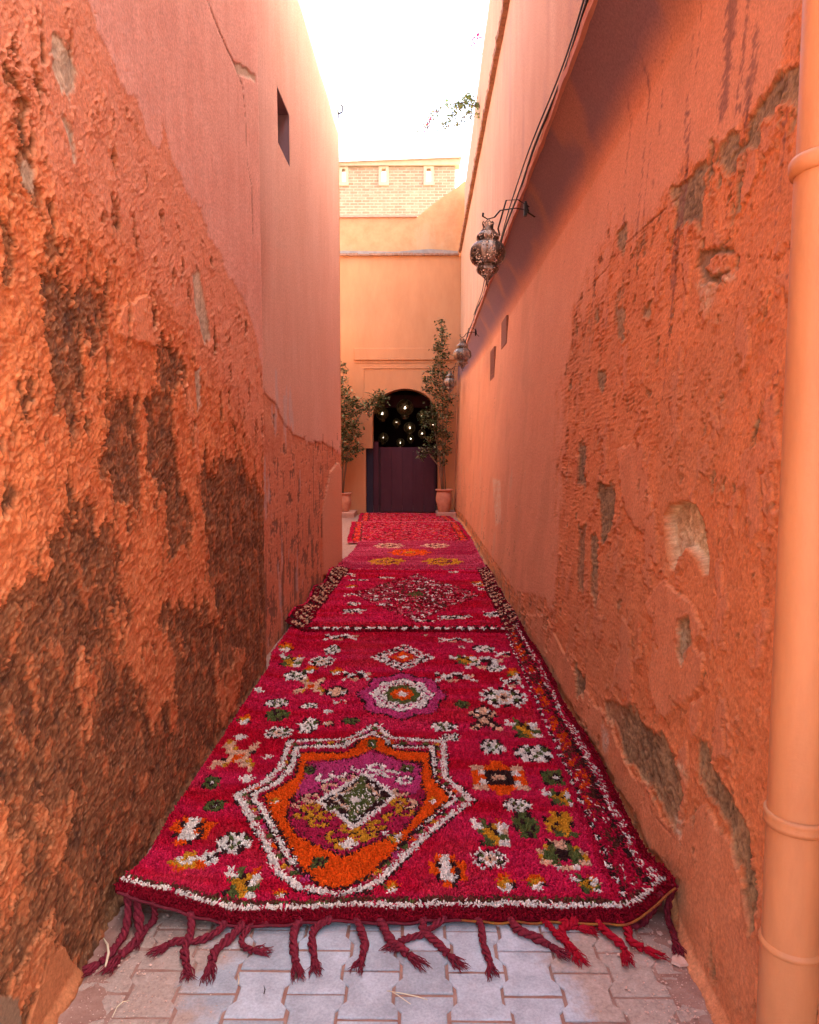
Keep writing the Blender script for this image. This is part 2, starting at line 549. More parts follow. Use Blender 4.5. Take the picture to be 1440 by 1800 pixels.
for i in range(-6, 9):
    for j in range(-4, 7):
        x = X0 + i * PW; y = Y0 + j * PL + (PL / 2 if i % 2 else 0)
        if y < 1.35 or y > 3.0 or x < XL(y) - .03 or x > XRB(y) + .05: continue
        o = bpy.data.objects.new('paver', pme); COL.objects.link(o); o.parent = pav
        dz = -.004 * smooth((abs(x + .08) - .62) / .3)
        o.location = (x + random.uniform(-.0012, .0012), y + random.uniform(-.0015, .0015), .002 + float(dz) + random.uniform(-.0014, .0014))
        o.rotation_euler = (random.uniform(-.008, .008), random.uniform(-.008, .008), random.uniform(-.006, .006))

# ================================================================== LEFT WALL (near)
def cols_between(y0, y1, n, mix=.75):
    t = np.linspace(0, 1, 4000)
    a = 1 / (1 / y0 + (1 / y1 - 1 / y0) * t)            # even in 1/Y
    b = y0 + (y1 - y0) * t
    w = mix * (1 / y0 - 1 / a) / (1 / y0 - 1 / y1) + (1 - mix) * (a - y0) / (y1 - y0)
    return np.interp(np.linspace(0, 1, n), w, a)

def wall_grid(ycols, top, nrow, reach=.84):
    H = np.zeros((len(ycols), nrow))
    n1 = int(nrow * .93)
    for k, Y in enumerate(ycols):
        vis = min(top, CAM_H + reach * max(Y, .9))
        if vis > top - .2: H[k] = np.linspace(-.03, top, nrow)
        else: H[k] = np.concatenate([np.linspace(-.03, vis, n1), np.linspace(vis, top, nrow - n1 + 1)[1:]])
    return np.repeat(ycols[:, None], nrow, 1), H

def mixc(c, c2, m):
    return c * (1 - m[..., None]) + np.asarray(c2) * m[..., None]

def wall_fields(Y, H, seed, hs_=38):
    F = {}
    F['lo'] = fbm(Y * 1.4, H * .9, 4, seed)
    F['mid'] = fbm(Y * 5, H * 4.4, 5, seed + 11, .6)
    wx = fbm(Y * 12, H * 9, 3, seed + 21) * .03
    F['hi'] = fbm((Y + wx) * 24, (H + wx) * hs_, 4, seed + 31, .62)
    F['streak'] = fbm(Y * 16, H * 1.3, 4, seed + 41, .55)
    w = worley(Y * 17 + F['mid'] * .8, H * 25 + F['mid'] * .8, seed + 51)
    F['peb'] = 1 - np.clip(w, 0, 1)
    F['fine'] = fbm(Y * 60, H * 85, 3, seed + 61, .6)
    F['frac'] = fbm(Y * 5 + .35 * F['mid'], H * 3.6 + .35 * F['mid'], 6, seed + 71, .66)
    return F

def build_left_near():
    yc = np.concatenate([np.linspace(.1, 1.35, 7), cols_between(1.45, 5.26, 380)])
    Y, H = wall_grid(yc, 6.6, 980)
    F = wall_fields(Y, H, 5)
    P = lambda pts: [on_wall(x, y, XL) for x, y in pts]
    edge = .030 * F['mid'] + .018 * F['hi'] + .022 * F['frac']
    def mask(pts, amp=1.0, soft=.004, add=0.0):
        d = sdf(P(pts), Y, H) + edge * amp + add
        return smooth(d / soft * .5 + .5), d
    # --- colour and relief of the rough orange render
    rough = .0050 * (np.abs(F['hi']) * -1.3 + .6) + .0045 * F['peb'] + .006 * F['mid'] + .0022 * F['fine']
    t = np.clip((F['mid'] * .8 + F['hi'] * .6) + .5, 0, 1)
    C = mixc(np.broadcast_to(np.array((.40, .105, .042)), Y.shape + (3,)), (.58, .185, .075), t)
    C = mixc(C, (.60, .24, .12), smooth((F['peb'] - .62) / .3) * .5)
    D = rough.copy()
    # --- semi smooth zone of the middle
    mS, dS = mask([(-100, -900), (-60, 60), (20, 200), (110, 330), (220, 430), (310, 560), (400, 700), (470, 820), (480, 820), (480, -900)], 3.0, .16)
    C = mixc(C, (.53, .20, .13), mS * .85)
    C = mixc(C, (.53, .20, .13), smooth((H - 2.1) / 1.0) * .55)
    D = D * (1 - .45 * mS) + .004 * mS
    # --- smooth salmon coat of the upper wall, with a lip where it peels
    m1, d1 = mask([(150, -900), (150, 0), (175, 70), (212, 150), (238, 170), (262, 245), (278, 262), (285, 225), (320, 330), (352, 380), (395, 470),
                   (440, 560), (474, 700), (500, 700), (500, -900)], 1.5, .005)
    sm = mixc(np.broadcast_to(np.array((.50, .215, .180)), Y.shape + (3,)), (.58, .285, .25), np.clip(.5 + F['streak'] * .35 + F['mid'] * .35 + F['lo'] * .4, 0, 1))
    C = C * (1 - m1[..., None]) + sm * m1[..., None]
    D = D * (1 - m1) + m1 * (.008 + .0022 * F['mid'] + .0010 * F['hi'] + .0005 * F['streak'])
    # --- patches of a later smooth orange coat left on the rough
    for pts in ([(205, 540), (270, 520), (285, 620), (250, 600), (200, 590)], 
                [(305, 600), (345, 760), (350, 850), (318, 700)]):
        m, d = mask(pts, .8, .004)
        C = C * (1 - m[..., None]) + np.array((.55, .19, .10)) * m[..., None]
        D = D * (1 - m) + m * (.013 + .002 * F['mid'])
    # --- bare brown earth
    earth = mixc(np.broadcast_to(np.array((.105, .044, .020)), Y.shape + (3,)), (.29, .135, .062), np.clip(.45 + F['hi'] * .7 + F['fine'] * .35 + F['frac'] * .6, 0, 1))
    fl = fbm(Y * 13, H * 8, 5, 77, .68)
    earth = mixc(earth, (.42, .15, .06), smooth((fl - .20) / .12) * .75)
    earth = mixc(earth, (.075, .038, .024), smooth((-fl - .28) / .15) * .7)
    earth = mixc(earth, (.42, .27, .17), smooth((F['fine'] - .42) / .2) * .55)
    earth = earth * np.array((.88, .74, .76))
    eD = -.005 + .007 * F['mid'] + .0045 * F['hi'] + .0034 * F['fine'] + .006 * F['frac'] + .004 * F['peb'] + .003 * smooth((fl - .20) / .08)
    polys = [[(-80, 1150), (60, 1060), (105, 950), (150, 880), (215, 985), (205, 1090), (262, 1130), (300, 1080), (380, 1110), (475, 1120), (480, 1500), (-80, 2300)],
             [(185, 705), (242, 700), (240, 890), (200, 880), (180, 800)],
             [(55, 480), (128, 470), (192, 510), (180, 600), (150, 640), (125, 740), (95, 720), (80, 560)],
             [(0, 405), (28, 415), (36, 480), (12, 495)],
             [(270, 570), (300, 575), (322, 650), (300, 700), (278, 640)],
             [(250, 690), (300, 740), (330, 900), (300, 960), (262, 820)],
             [(355, 830), (420, 820), (465, 900), (472, 1190), (400, 1120), (370, 1000)],
             [(60, 640), (90, 700), (80, 760), (50, 720)],
             [(35, 130), (62, 150), (58, 195), (40, 175)], [(40, 260), (56, 290), (50, 330), (40, 300)],
             [(110, 890), (150, 960), (120, 1020), (90, 1000)]]
    e = np.full(Y.shape, -.6)
    for k, pts in enumerate(polys):
        e = np.maximum(e, sdf(P(pts), Y, H))
    islands = np.full(Y.shape, -.6)
    for pts in ([(195, 1090), (290, 1090), (320, 1160), (300, 1240), (270, 1260), (240, 1200), (215, 1170)], [(55, 1410), (110, 1420), (105, 1530), (70, 1520)],
                [(150, 1200), (172, 1190), (160, 1290), (142, 1280)], [(0, 1430), (30, 1440), (20, 1620), (0, 1640)],
                [(40, 1640), (85, 1640), (80, 1760), (30, 1760)], [(380, 1180), (430, 1150), (410, 1260), (380, 1270)]):
        islands = np.maximum(islands, sdf(P(pts), Y, H))
    band = .05 * smooth((1.9 - H) / 1.5) + .06 * smooth((Y - 2.6) / 2.0) * smooth((2.2 - H) / .8)
    e = np.minimum(e + band * (e > -.5), -islands + .0) + edge * 2.0 + .15 * F['frac'] + .03 * F['streak'] + .0
    # scattered losses of the coat, more of them lower down
    sc = fbm(Y * 9, H * 4.2, 5, 71, .62) - .34 - .16 * smooth((H - 1.6) / 1.6)
    e = np.maximum(e, np.where(d1 > -.08, -.6, sc * .10))
    mE = smooth(e / .016 * .5 + .5) * (1 - smooth(d1 / .01))
    C = C * (1 - mE[..., None]) + earth * mE[..., None]
    D = D * (1 - mE) + eD * mE + .0055 * np.exp(-((e + .012) / .011) ** 2) * (d1 < 0)
    # darker brown tone that grades the coat near the foot
    foot_tone = smooth((1.35 + .5 * F['lo'] - H) / 1.0) * .45
    C = mixc(C, (.17, .08, .045), foot_tone * (1 - mE) * np.clip(.5 + F['mid'], 0, 1))
    # --- grey cement showing
    for pts in ([(92, 60), (108, 70), (132, 110), (134, 150), (122, 182), (105, 160), (90, 110)], [(108, 205), (122, 215), (138, 285), (128, 290)],
                [(335, 475), (348, 478), (362, 550), (372, 600), (358, 600), (342, 540)], [(340, 650), (350, 650), (354, 715), (346, 720)],
                [(40, 290), (52, 300), (50, 330), (40, 320)]):
        m, d = mask(pts, 1.0, .010)
        C = C * (1 - m[..., None]) + mixc(np.broadcast_to(np.array((.25, .165, .125)), Y.shape + (3,)), (.50, .37, .30), np.clip(.5 + F['streak'] * .6 + F['hi'] * .8, 0, 1)) * m[..., None]
        D = D * (1 - m) + m * (.001 + .002 * F['hi'])
    # --- repaired smooth patch at the foot
    m, d = mask([(84, 1680), (112, 1662), (128, 1690), (138, 1712), (60, 1860), (20, 1880), (66, 1740)], .35, .004)
    C = C * (1 - m[..., None]) + np.array((.42, .145, .065)) * m[..., None]
    D = D * (1 - m) + m * (.007 + .0012 * F['hi'])
    m, d = mask([(-40, 1748), (30, 1752), (40, 1840), (-60, 1900)], .35, .004)
    C = C * (1 - m[..., None]) + np.array((.22, .13, .09)) * m[..., None]
    D = D * (1 - m) + m * .006
    # thin mortar fillet along the ground
    D = D + .03 * smooth((.05 - H) / .05) * (.5 + F['mid'])
    # --- crack down the corner
    cr = line_d(P([(362, 0), (385, 60), (412, 118), (424, 150), (430, 210), (433, 290), (441, 330), (443, 420)]), Y, H) + .010 * np.abs(F['hi'])
    m = smooth((.010 - cr) / .005)
    C = mixc(C, (.10, .05, .04), m * .8); D = D - .008 * m
    m, d = mask([(408, 108), (430, 116), (447, 134), (447, 142), (428, 136), (416, 130)], .4, .006)
    C = mixc(C, (.36, .24, .19), m); D = D - .006 * m
    # recessed flat field right of the crack high up
    X = XL(Y) + D
    # round the far corner
    X = X - .03 * smooth((Y - 5.22) / .04)
    C = C * np.array((1.17, 1.20, 1.0))
    me = np_mesh('plaster', np.stack([X, Y, H], -1), grid_quads(*Y.shape), col=np.clip(C, 0, 1))
    root = empty('rough_plaster_wall', (XL(3), 3, 0))
    tag(root, 'near left wall of flaking orange plaster with brown bare earth showing along its foot', 'wall')
    o = link('plaster_face', me, M['plaster'], root); o.location = (-XL(3), -3, 0)
    b = MB().box(-1.62, -1.16, .11, 5.255, -.05, 6.57)
    c = b.build('wall_core', M['far_plaster'], root); c.location = (-XL(3), -3, 0)
build_left_near()

# ================================================================== LEFT WALL (far part with window recess)
def build_left_far():
    W = [on_wall(488, 140, XL2), on_wall(488, 247, XL2), on_wall(509, 296, XL2), on_wall(509, 213, XL2)]
    wy0, wy1 = (W[0][0] + W[1][0]) / 2, (W[2][0] + W[3][0]) / 2
    wz0, wz1 = (W[1][1] + W[2][1]) / 2, (W[0][1] + W[3][1]) / 2
    yc = cols_between(5.2, 10.4, 130)
    yc = np.sort(np.concatenate([yc, [wy0, wy0 + .012, wy1 - .012, wy1]]))
    Y, H = wall_grid(yc, 6.6, 760)
    F = wall_fields(Y, H, 15)
    P = lambda pts: [on_wall(x, y, XL2) for x, y in pts]
    edge = .045 * F['mid'] + .02 * F['hi']
    sm = mixc(np.broadcast_to(np.array((.54, .265, .180)), Y.shape + (3,)), (.61, .325, .235), np.clip(.5 + F['streak'] * .4 + F['lo'] * .4, 0, 1))
    D = .002 * F['lo'] + .0007 * F['hi'] + .0012 * F['streak']
    d = sdf(P([(455, 690), (480, 700), (500, 745), (520, 765), (545, 780), (570, 778), (600, 800), (605, 1100), (455, 1300)]), Y, H) + edge * 1.2
    m = smooth(d / .012 * .5 + .5)
    low = mixc(np.broadcast_to(np.array((.49, .165, .080)), Y.shape + (3,)), (.60, .24, .125), np.clip(.5 + F['mid'], 0, 1))
    sm = sm * (1 - m[..., None]) + low * m[..., None]
    D = D - m * .006 + m * .002 * F['hi']
    # dark blotches and streaks over the lower wall
    s = F['streak'] * .6 + F['mid'] * .9 + F['hi'] * .35 - .42 + .35 * smooth((2.3 - H) / 2.0) - .9 * smooth((H - 1.7) / .6)
    mm = smooth(s / .09)
    sm = mixc(sm, (.15, .070, .042), mm * .85); D = D - .004 * mm
    s = fbm(Y * 5, H * 1.2, 4, 88) - .36 - .9 * smooth((H - 2.2) / .4) - .5 * smooth((Y - 7.0) / 1.0)
    sm = mixc(sm, (.45, .33, .29), smooth(s / .1) * .7)
    # newer smooth tongue of plaster near the far corner
    d = sdf(P([(568, 1010), (566, 900), (580, 830), (594, 812), (603, 830), (603, 1010)]), Y, H) + edge * .5
    m = smooth(d / .01 * .5 + .5)
    sm = sm * (1 - m[..., None]) + np.array((.54, .25, .145)) * m[..., None]; D = D * (1 - m) + .008 * m
    X = XL2(Y) + D
    # bring the wall flush with its neighbour above head height
    X = X + .066 * smooth((H - 2.6) / .9) * smooth((6.3 - Y) / 1.0)
    q = grid_quads(*Y.shape)
    cy_ = Y.ravel()[q].mean(1); ch = H.ravel()[q].mean(1)
    # level the window's border rows
    keep = ~((cy_ > wy0) & (cy_ < wy1) & (ch > wz0) & (ch < wz1))
    root = empty('smooth_plaster_wall', (XL2(8), 8, 0))
    tag(root, 'smooth salmon far left wall with a small square window hole high up', 'wall')
    def ch_(o): o.location = (-XL2(8), -8, 0); return o
    ch_(link('plaster_face', np_mesh('plaster', np.stack([X, Y, H], -1), q[keep], col=np.clip(sm, 0, 1)), M['plaster'], root))
    fc = lambda y: float(XL2(y)) + .066 * float(smooth((6.3 - y) / 1.0)) - .006
    f0, f1 = fc(wy0), fc(wy1); xb = min(f0, f1) - .42; t = .03
    w = MB()
    w.box(xb, f0, wy0 - t, wy0 + .006, wz0 - t, wz1 + t); w.box(xb, f1, wy1 - .006, wy1 + t, wz0 - t, wz1 + t)
    for za, zb_ in ((wz0 - t, wz0 + .006), (wz1 - .006, wz1 + t)):
        w.prism_z([(xb, wy0 + .006), (f0, wy0 + .006), (f1, wy1 - .006), (xb, wy1 - .006)], za, zb_)
    wr = w.build('window', M['shade_paint'], root); ch_(wr)
    s = MB().box(xb - .03, xb, wy0 - t, wy1 + t, wz0 - t, wz1 + t).build('shutter', M['dark_wood'], wr)
    # far end and back of the wall
    b = MB(); b.box(-1.66, -1.27, 5.27, wy0 - .04, -.05, 6.57); b.box(-1.66, -1.27, wy1 + .04, 10.385, -.05, 6.57)
    b.box(-1.66, -1.27, wy0 - .04, wy1 + .04, -.05, wz0 - .04); b.box(-1.66, -1.27, wy0 - .04, wy1 + .04, wz1 + .04, 6.57)
    ch_(b.build('wall_core', M['far_plaster'], root))
    e = MB(); e.prism_z([(-1.66, 10.386), (-1.128, 10.386), (-1.120, 10.40), (-1.66, 10.40)], 0, 6.6)
    ch_(e.build('wall_end', M['far_plaster'], root))
    # small iron bracket at the top edge of the wall
    p = on_wall(594, 200, XL2)
    h = empty('wall_hook', (XL2(p[0]), p[0], p[1])); tag(h, 'tiny black hook high on the end of the far left wall', 'hook')
    MB().tube([(0, 0, 0), (.06, 0, .02), (.07, 0, .10), (.04, 0, .12)], .012, 6).build('hook_arm', M['iron'], h)
    MB().box(-.01, .012, -.03, .03, -.05, .05).build('mount_plate', M['iron'], h)
build_left_far()

# ================================================================== RIGHT WALL
def build_right():
    yc = np.concatenate([np.linspace(.1, 1.1, 5), cols_between(1.2, 19.38, 640, .88)])
    Y = np.repeat(yc[:, None], 720, 1)
    H = np.zeros_like(Y)
    for k, y in enumerate(yc):
        H[k] = np.linspace(-.03, 4.0, 720)
    F = wall_fields(Y, H, 25, 36)
    P = lambda pts: [on_wall(x, y, XR) for x, y in pts]
    edge = .024 * F['mid'] + .012 * F['hi'] + .040 * F['frac']
    def mask(pts, amp=1.0, soft=.004, add=0.0):
        d = sdf(P(pts), Y, H) + edge * amp + add
        return smooth(d / soft * .5 + .5), d
    # sandy orange render
    t = np.clip(.5 + F['mid'] * .6 + F['fine'] * .5, 0, 1)
    C = mixc(np.broadcast_to(np.array((.47, .150, .066)), Y.shape + (3,)), (.59, .208, .098), t)
    D = .0030 * F['mid'] + .0022 * F['hi'] + .0018 * F['peb'] + .0018 * F['fine'] + .004 * F['frac']
    pit = smooth((fbm(Y * 30, H * 30, 2, 93) - .62) / .1)
    C = mixc(C, (.22, .075, .035), pit * .35); D = D - .004 * pit
    # smooth coat: the whole upper wall and the far part
    pl_ = P([(1405, 10), (1370, 150), (1290, 240), (1240, 280), (1180, 340), (1100, 440), (1050, 480), (1010, 560), (990, 700), (985, 900),
                   (978, 1050), (968, 1075), (955, 1050), (930, 1045), (905, 1040), (880, 1000)]) + [(12, .2), (20, .2), (20, 5), (.8, 5), (.8, 3.2)]
    vt = np.clip(.25 + smooth((Y - 3.6) / .9), 0, 1) * smooth((H - .55) / .3) * (1 - .4 * smooth((3.2 - Y) / .4))
    d1 = sdf(pl_, Y, H, 1.2) + edge * 1.2 * np.clip(1 - (Y - 5) / 8, .3, 1) + vt * (.42 * F['frac'] + .05 * F['hi'] + .08 * F['streak'])
    m1 = smooth(d1 / (.006 + .22 * vt) * .5 + .5)
    tt = smooth((Y - 3.0) / 5.0)
    sm = mixc(np.broadcast_to(np.array((.52, .205, .125)), Y.shape + (3,)), (.58, .25, .160), np.clip(.5 + F['streak'] * .3 + F['mid'] * .3 + F['lo'] * .4, 0, 1))
    C = C * (1 - m1[..., None]) + sm * m1[..., None]
    D = D * (1 - m1) + m1 * (.005 + .0018 * F['mid'] + .0010 * F['hi'])
    # salmon undercoat tongues along the rug and around
    for pts in ([(1005, 1170), (1040, 1230), (1075, 1262), (1098, 1330), (1118, 1372), (1142, 1380), (1168, 1440), (1200, 1480), (1215, 1430), (1245, 1410), (1290, 1480), (1335, 1650),
                 (1345, 1900), (1275, 1900), (1190, 1560), (1000, 1230), (905, 1080), (960, 1080)],
                [(1150, 1150), (1180, 1125), (1238, 1150), (1236, 1210), (1216, 1232), (1160, 1262), (1142, 1200)],
                [(1215, 1232), (1240, 1215), (1232, 1290), (1218, 1300)], [(1085, 790), (1120, 780), (1150, 900), (1128, 940), (1100, 900)],
                [(1140, 1060), (1165, 1020), (1215, 1060), (1240, 1120), (1160, 1140)]):
        m, d = mask(pts, .8, .005)
        C = C * (1 - m[..., None]) + mixc(np.broadcast_to(np.array((.49, .17, .088)), Y.shape + (3,)), (.57, .22, .125), np.clip(.5 + F['mid'], 0, 1)) * m[..., None]
        D = D * (1 - m) + m * (.010 + .0018 * F['mid'] + .0012 * F['fine'])
    fk = fbm(Y * 4.2 + .3 * F['mid'], H * 2.2 + .3 * F['mid'], 6, 233, .6) - .27 - .25 * np.exp(-(d1 / .5) ** 2) * 0
    mk = smooth(fk / .012 + .5) * (1 - m1)
    C = mixc(C, (.50, .18, .10), mk); D = D * (1 - mk) + mk * (.009 + .0012 * F['hi'])
    # brown earth losses
    earth = mixc(np.broadcast_to(np.array((.10, .056, .034)), Y.shape + (3,)), (.34, .215, .13), np.clip(.5 + F['hi'] * .7 + F['frac'] * .6 + F['fine'] * .4, 0, 1))
    polys = [[(1060, 1230), (1120, 1250), (1165, 1300), (1195, 1350), (1206, 1400), (1192, 1445), (1172, 1430), (1140, 1372), (1100, 1330)],
             [(1225, 1290), (1250, 1330), (1290, 1400), (1330, 1500), (1340, 1620), (1322, 1600), (1290, 1470), (1240, 1390)],
             [(1195, 320), (1228, 296), (1238, 330), (1232, 395), (1212, 400), (1192, 385)],
             [(1335, 175), (1365, 140), (1405, 112), (1415, 165), (1380, 178), (1352, 205), (1330, 215), (1318, 235), (1310, 215)], [(1262, 265), (1330, 225), (1340, 245), (1280, 300)], [(1180, 335), (1215, 300), (1262, 268), (1270, 285), (1225, 320), (1190, 350)],
             [(1252, 250), (1262, 250), (1258, 285), (1248, 280)], [(1282, 240), (1300, 236), (1298, 300), (1284, 320)], [(1305, 240), (1320, 240), (1306, 370), (1292, 380)],
             [(1085, 410), (1102, 400), (1100, 440), (1088, 440)], [(1085, 545), (1100, 545), (1096, 600), (1084, 590)], [(1128, 540), (1146, 536), (1144, 556), (1130, 556)],
             [(1052, 655), (1066, 660), (1062, 685), (1052, 680)], [(1052, 850), (1082, 860), (1080, 930), (1060, 960)], [(1020, 780), (1030, 780), (1030, 860), (1016, 850)],
             [(1040, 940), (1052, 950), (1050, 1080), (1040, 1040)], [(1018, 920), (1030, 930), (1026, 1060), (1016, 1020)],
             [(1012, 1165), (1030, 1190), (1030, 1240), (1016, 1220)],
             [(1220, 1410), (1228, 1425), (1226, 1470), (1218, 1440)], [(1195, 1090), (1214, 1086), (1218, 1120), (1204, 1160), (1196, 1150)],
             [(1310, 1560), (1330, 1600), (1340, 1640), (1325, 1640)]]
    e = np.full(Y.shape, -.6)
    for pts in polys: e = np.maximum(e, sdf(P(pts), Y, H))
    e = e + edge * 1.3
    sc = fbm(Y * 11, H * 5, 6, 171, .66) - .57 - .5 * m1
    # losses concentrate in the belt between the smooth coat and the sandy one, and near the foot
    belt = np.exp(-((d1 + .10) / .20) ** 2) * .34 + smooth((.7 - H) / .6) * .08 + np.exp(-((H - 1.75 - .25 * (Y - 2.5)) / .35) ** 2) * .16
    e = np.maximum(e, (sc + belt) * .10)
    mE = smooth(e / .012 * .5 + .5)
    C = C * (1 - mE[..., None]) + earth * mE[..., None]
    D = D * (1 - mE) + mE * (-.004 + .005 * F['hi'] + .004 * F['mid'] + .004 * F['frac'])
    D = D + .0050 * np.exp(-((e + .009) / .008) ** 2)
    # grey-white residue
    for pts, c in (([(1222, 500), (1250, 480), (1290, 470), (1294, 490), (1262, 505), (1248, 545), (1236, 540)], (.5, .36, .28)),
                   ([(866, 840), (880, 845), (882, 915), (872, 925)], (.50, .38, .32)), ([(1188, 1440), (1204, 1445), (1200, 1478)], (.5, .42, .36)),
                   ([(1195, 1105), (1206, 1095), (1210, 1150), (1200, 1158)], (.42, .36, .28)), ([(1190, 1345), (1205, 1340), (1215, 1372), (1205, 1365)], (.5, .4, .3)),
                   ([(1060, 1275), (1075, 1290), (1072, 1330), (1062, 1320)], (.42, .36, .34))):
        m, d = mask(pts, .6, .02)
        C = mixc(C, c, m * .8 * np.clip(.6 + F['hi'], 0, 1))
    # ring shaped loss
    d = sdf(P([(1222, 470), (1232, 445), (1262, 432), (1292, 432), (1302, 450), (1298, 478), (1268, 494), (1236, 500)]), Y, H)
    d2 = sdf(P([(1240, 470), (1252, 455), (1285, 448), (1290, 458), (1272, 480), (1248, 486)]), Y, H)
    r_ = np.minimum(d, -d2) + edge * 1.1 - .004
    m = smooth(r_ / .006 * .5 + .5)
    C = mixc(C, (.20, .13, .09), m); D = D - .014 * m
    # arched hole with pale stone inside
    hole = sdf(P([(1168, 905), (1180, 888), (1203, 881), (1222, 888), (1236, 915), (1240, 940), (1247, 985), (1244, 1008), (1236, 1010), (1225, 985),
                  (1205, 960), (1192, 985), (1188, 1000), (1178, 1002), (1172, 960)]), Y, H) + .006 * F['hi']
    m = smooth(hole / .005 * .5 + .5)
    C = C * (1 - m[..., None]) + mixc(np.broadcast_to(np.array((.36, .25, .16)), Y.shape + (3,)), (.68, .55, .42), np.clip(.55 + F['hi'] * .8 + F['fine'] * .4, 0, 1)) * m[..., None]
    D = D * (1 - m) + m * (-.045 + .008 * F['hi'] + .008 * F['frac'])
    # vertical dark runs below the eave
    s = fbm(Y * 9, H * .55, 4, 190, .55) + .35 * F['hi'] - .50 - .30 * smooth((Y - 4.2) / 2.0)
    s = s - .8 * smooth((1.9 - H) / .6)
    C = mixc(C, (.17, .065, .055), smooth(s / .14) * .72)
    for pts, wd in (([(1290, 0), (1284, 80), (1276, 190)], .055), ([(1330, 60), (1322, 160), (1312, 230)], .035), ([(1220, 60), (1212, 150), (1206, 240)], .012), ([(1168, 110), (1160, 240), (1150, 330)], .014), ([(1105, 180), (1102, 300), (1098, 400)], .016)):
        dl = line_d(P(pts), Y, H)
        C = mixc(C, (.15, .06, .055), smooth((wd - dl + .05 * F['hi'] + .03 * F['mid']) / .03) * .7)
    # far part: dark speckle at the foot
    s = F['mid'] + .6 * F['hi'] + .5 * F['streak'] - .55 - .6 * smooth((H - .9) / .6) - .9 * smooth((7.5 - Y) / 1.5)
    C = mixc(C, (.20, .09, .055), smooth(s / .15) * .7)
    s = fbm(Y * 2.4, H * 1.0, 4, 201) - .30 - smooth((H - 1.3) / .5) - smooth((7 - Y) / 1.0)
    C = mixc(C, (.44, .26, .19), smooth(s / .15) * .5)
    # cracks
    for pts, wd in (([(1040, 500), (1066, 475), (1100, 430), (1150, 385), (1195, 345)], .010), ([(1140, 1380), (1150, 1430), (1195, 1480)], .007),
                    ([(1305, 450), (1340, 452), (1372, 458), (1395, 425)], .008), ([(1010, 570), (1005, 640), (1000, 760)], .006)):
        cr = line_d(P(pts), Y, H) + .012 * np.abs(F['hi']) + .012 * np.abs(F['mid'])
        m = smooth((wd - cr) / .006)
        C = mixc(C, (.16, .07, .05), m * .8); D = D - .006 * m
    soffit_shade = smooth((H - 3.46 + .015 * F['frac']) / .28)
    C = mixc(C, (.145, .095, .155), soffit_shade * .92)  # shade under the eave painted into the cove as mauve, with a soft edge
    D = D + .025 * smooth((.04 - H) / .04)
    st_ = smooth((fbm(Y * 1.1, H * .8, 5, 255) - .10) / .3)
    C = mixc(C, (.40, .17, .10), st_ * .35)
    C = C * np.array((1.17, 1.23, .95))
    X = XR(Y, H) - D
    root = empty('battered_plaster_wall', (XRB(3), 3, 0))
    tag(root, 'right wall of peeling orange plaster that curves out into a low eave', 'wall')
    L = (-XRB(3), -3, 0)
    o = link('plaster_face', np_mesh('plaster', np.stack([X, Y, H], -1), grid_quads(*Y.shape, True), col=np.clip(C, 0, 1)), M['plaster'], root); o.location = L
    # eave edge: irregular plaster lip along the top
    ys = np.linspace(.1, 19.37, 260)
    e = EX(ys); wob = .012 * fbm(ys * 3, ys * 0 + 2, 3, 7); wz = .010 * fbm(ys * 2.2, ys * 0 + 9, 3, 8)
    prof = []
    for dx, z in ((.03, 3.985), (-.022, 3.99), (-.028, 4.035), (.0, 4.055), (.26, 4.10)):
        prof.append(np.stack([e + dx + wob, ys, z + wz + 0 * ys], -1))
    Vv = np.stack(prof, 1)
    o = link('coping', np_mesh('coping', Vv, grid_quads(len(ys), 5), shade=False), M['trim'], root); o.location = L
    b = MB()
    yy = [-6, 1.5, 4, 8, 14, 17, 19.37]
    b.prism_z([(1.30, .11), (1.85, .11), (1.85, 19.37), (1.35, 19.37), (1.38, 12), (1.34, 6)], -.05, 3.95)
    o = b.build('wall_core', M['far_plaster'], root); o.location = L
    # the two rusty vent slits
    for (x0, x1, ya, yb) in ((885, 893, 562, 606), (864, 872, 616, 664)):
        a = on_wall(x0, (ya + yb) / 2, XR); c = on_wall(x1, (ya + yb) / 2, XR)
        zt = on_wall((x0 + x1) / 2, ya, XR)[1]; zb = on_wall((x0 + x1) / 2, yb, XR)[1]
        ym = (a[0] + c[0]) / 2; hw = min(abs(a[0] - c[0]) / 2, .30); y0_, y1_ = ym - hw, ym + hw
        xf = float(XR(ym, (zt + zb) / 2))
        fr = MB(); w = .03
        fr.box(xf - .026, xf + .04, y0_, y0_ + w, zb, zt); fr.box(xf - .026, xf + .04, y1_ - w, y1_, zb, zt)
        fr.box(xf - .026, xf + .04, y0_ + w, y1_ - w, zb, zb + w); fr.box(xf - .026, xf + .04, y0_ + w, y1_ - w, zt - w, zt)
        fr.box(xf - .010, xf + .04, y0_ + w, y1_ - w, zb + w, zt - w)
        g_ = fr.build('vent_grille', M['grille'], root); g_.location = L
        sme = MB().box(-.006, .006, y0_ + w, y1_ - w, -.014, .014).mesh('slat'); sme.materials.append(M['grille'])
        n = 9
        for k in range(n):
            s_ = bpy.data.objects.new('slat', sme); COL.objects.link(s_); s_.parent = g_
            s_.location = (xf - .018, 0, zb + w + (k + .5) * (zt - zb - 2 * w) / n)
build_right()

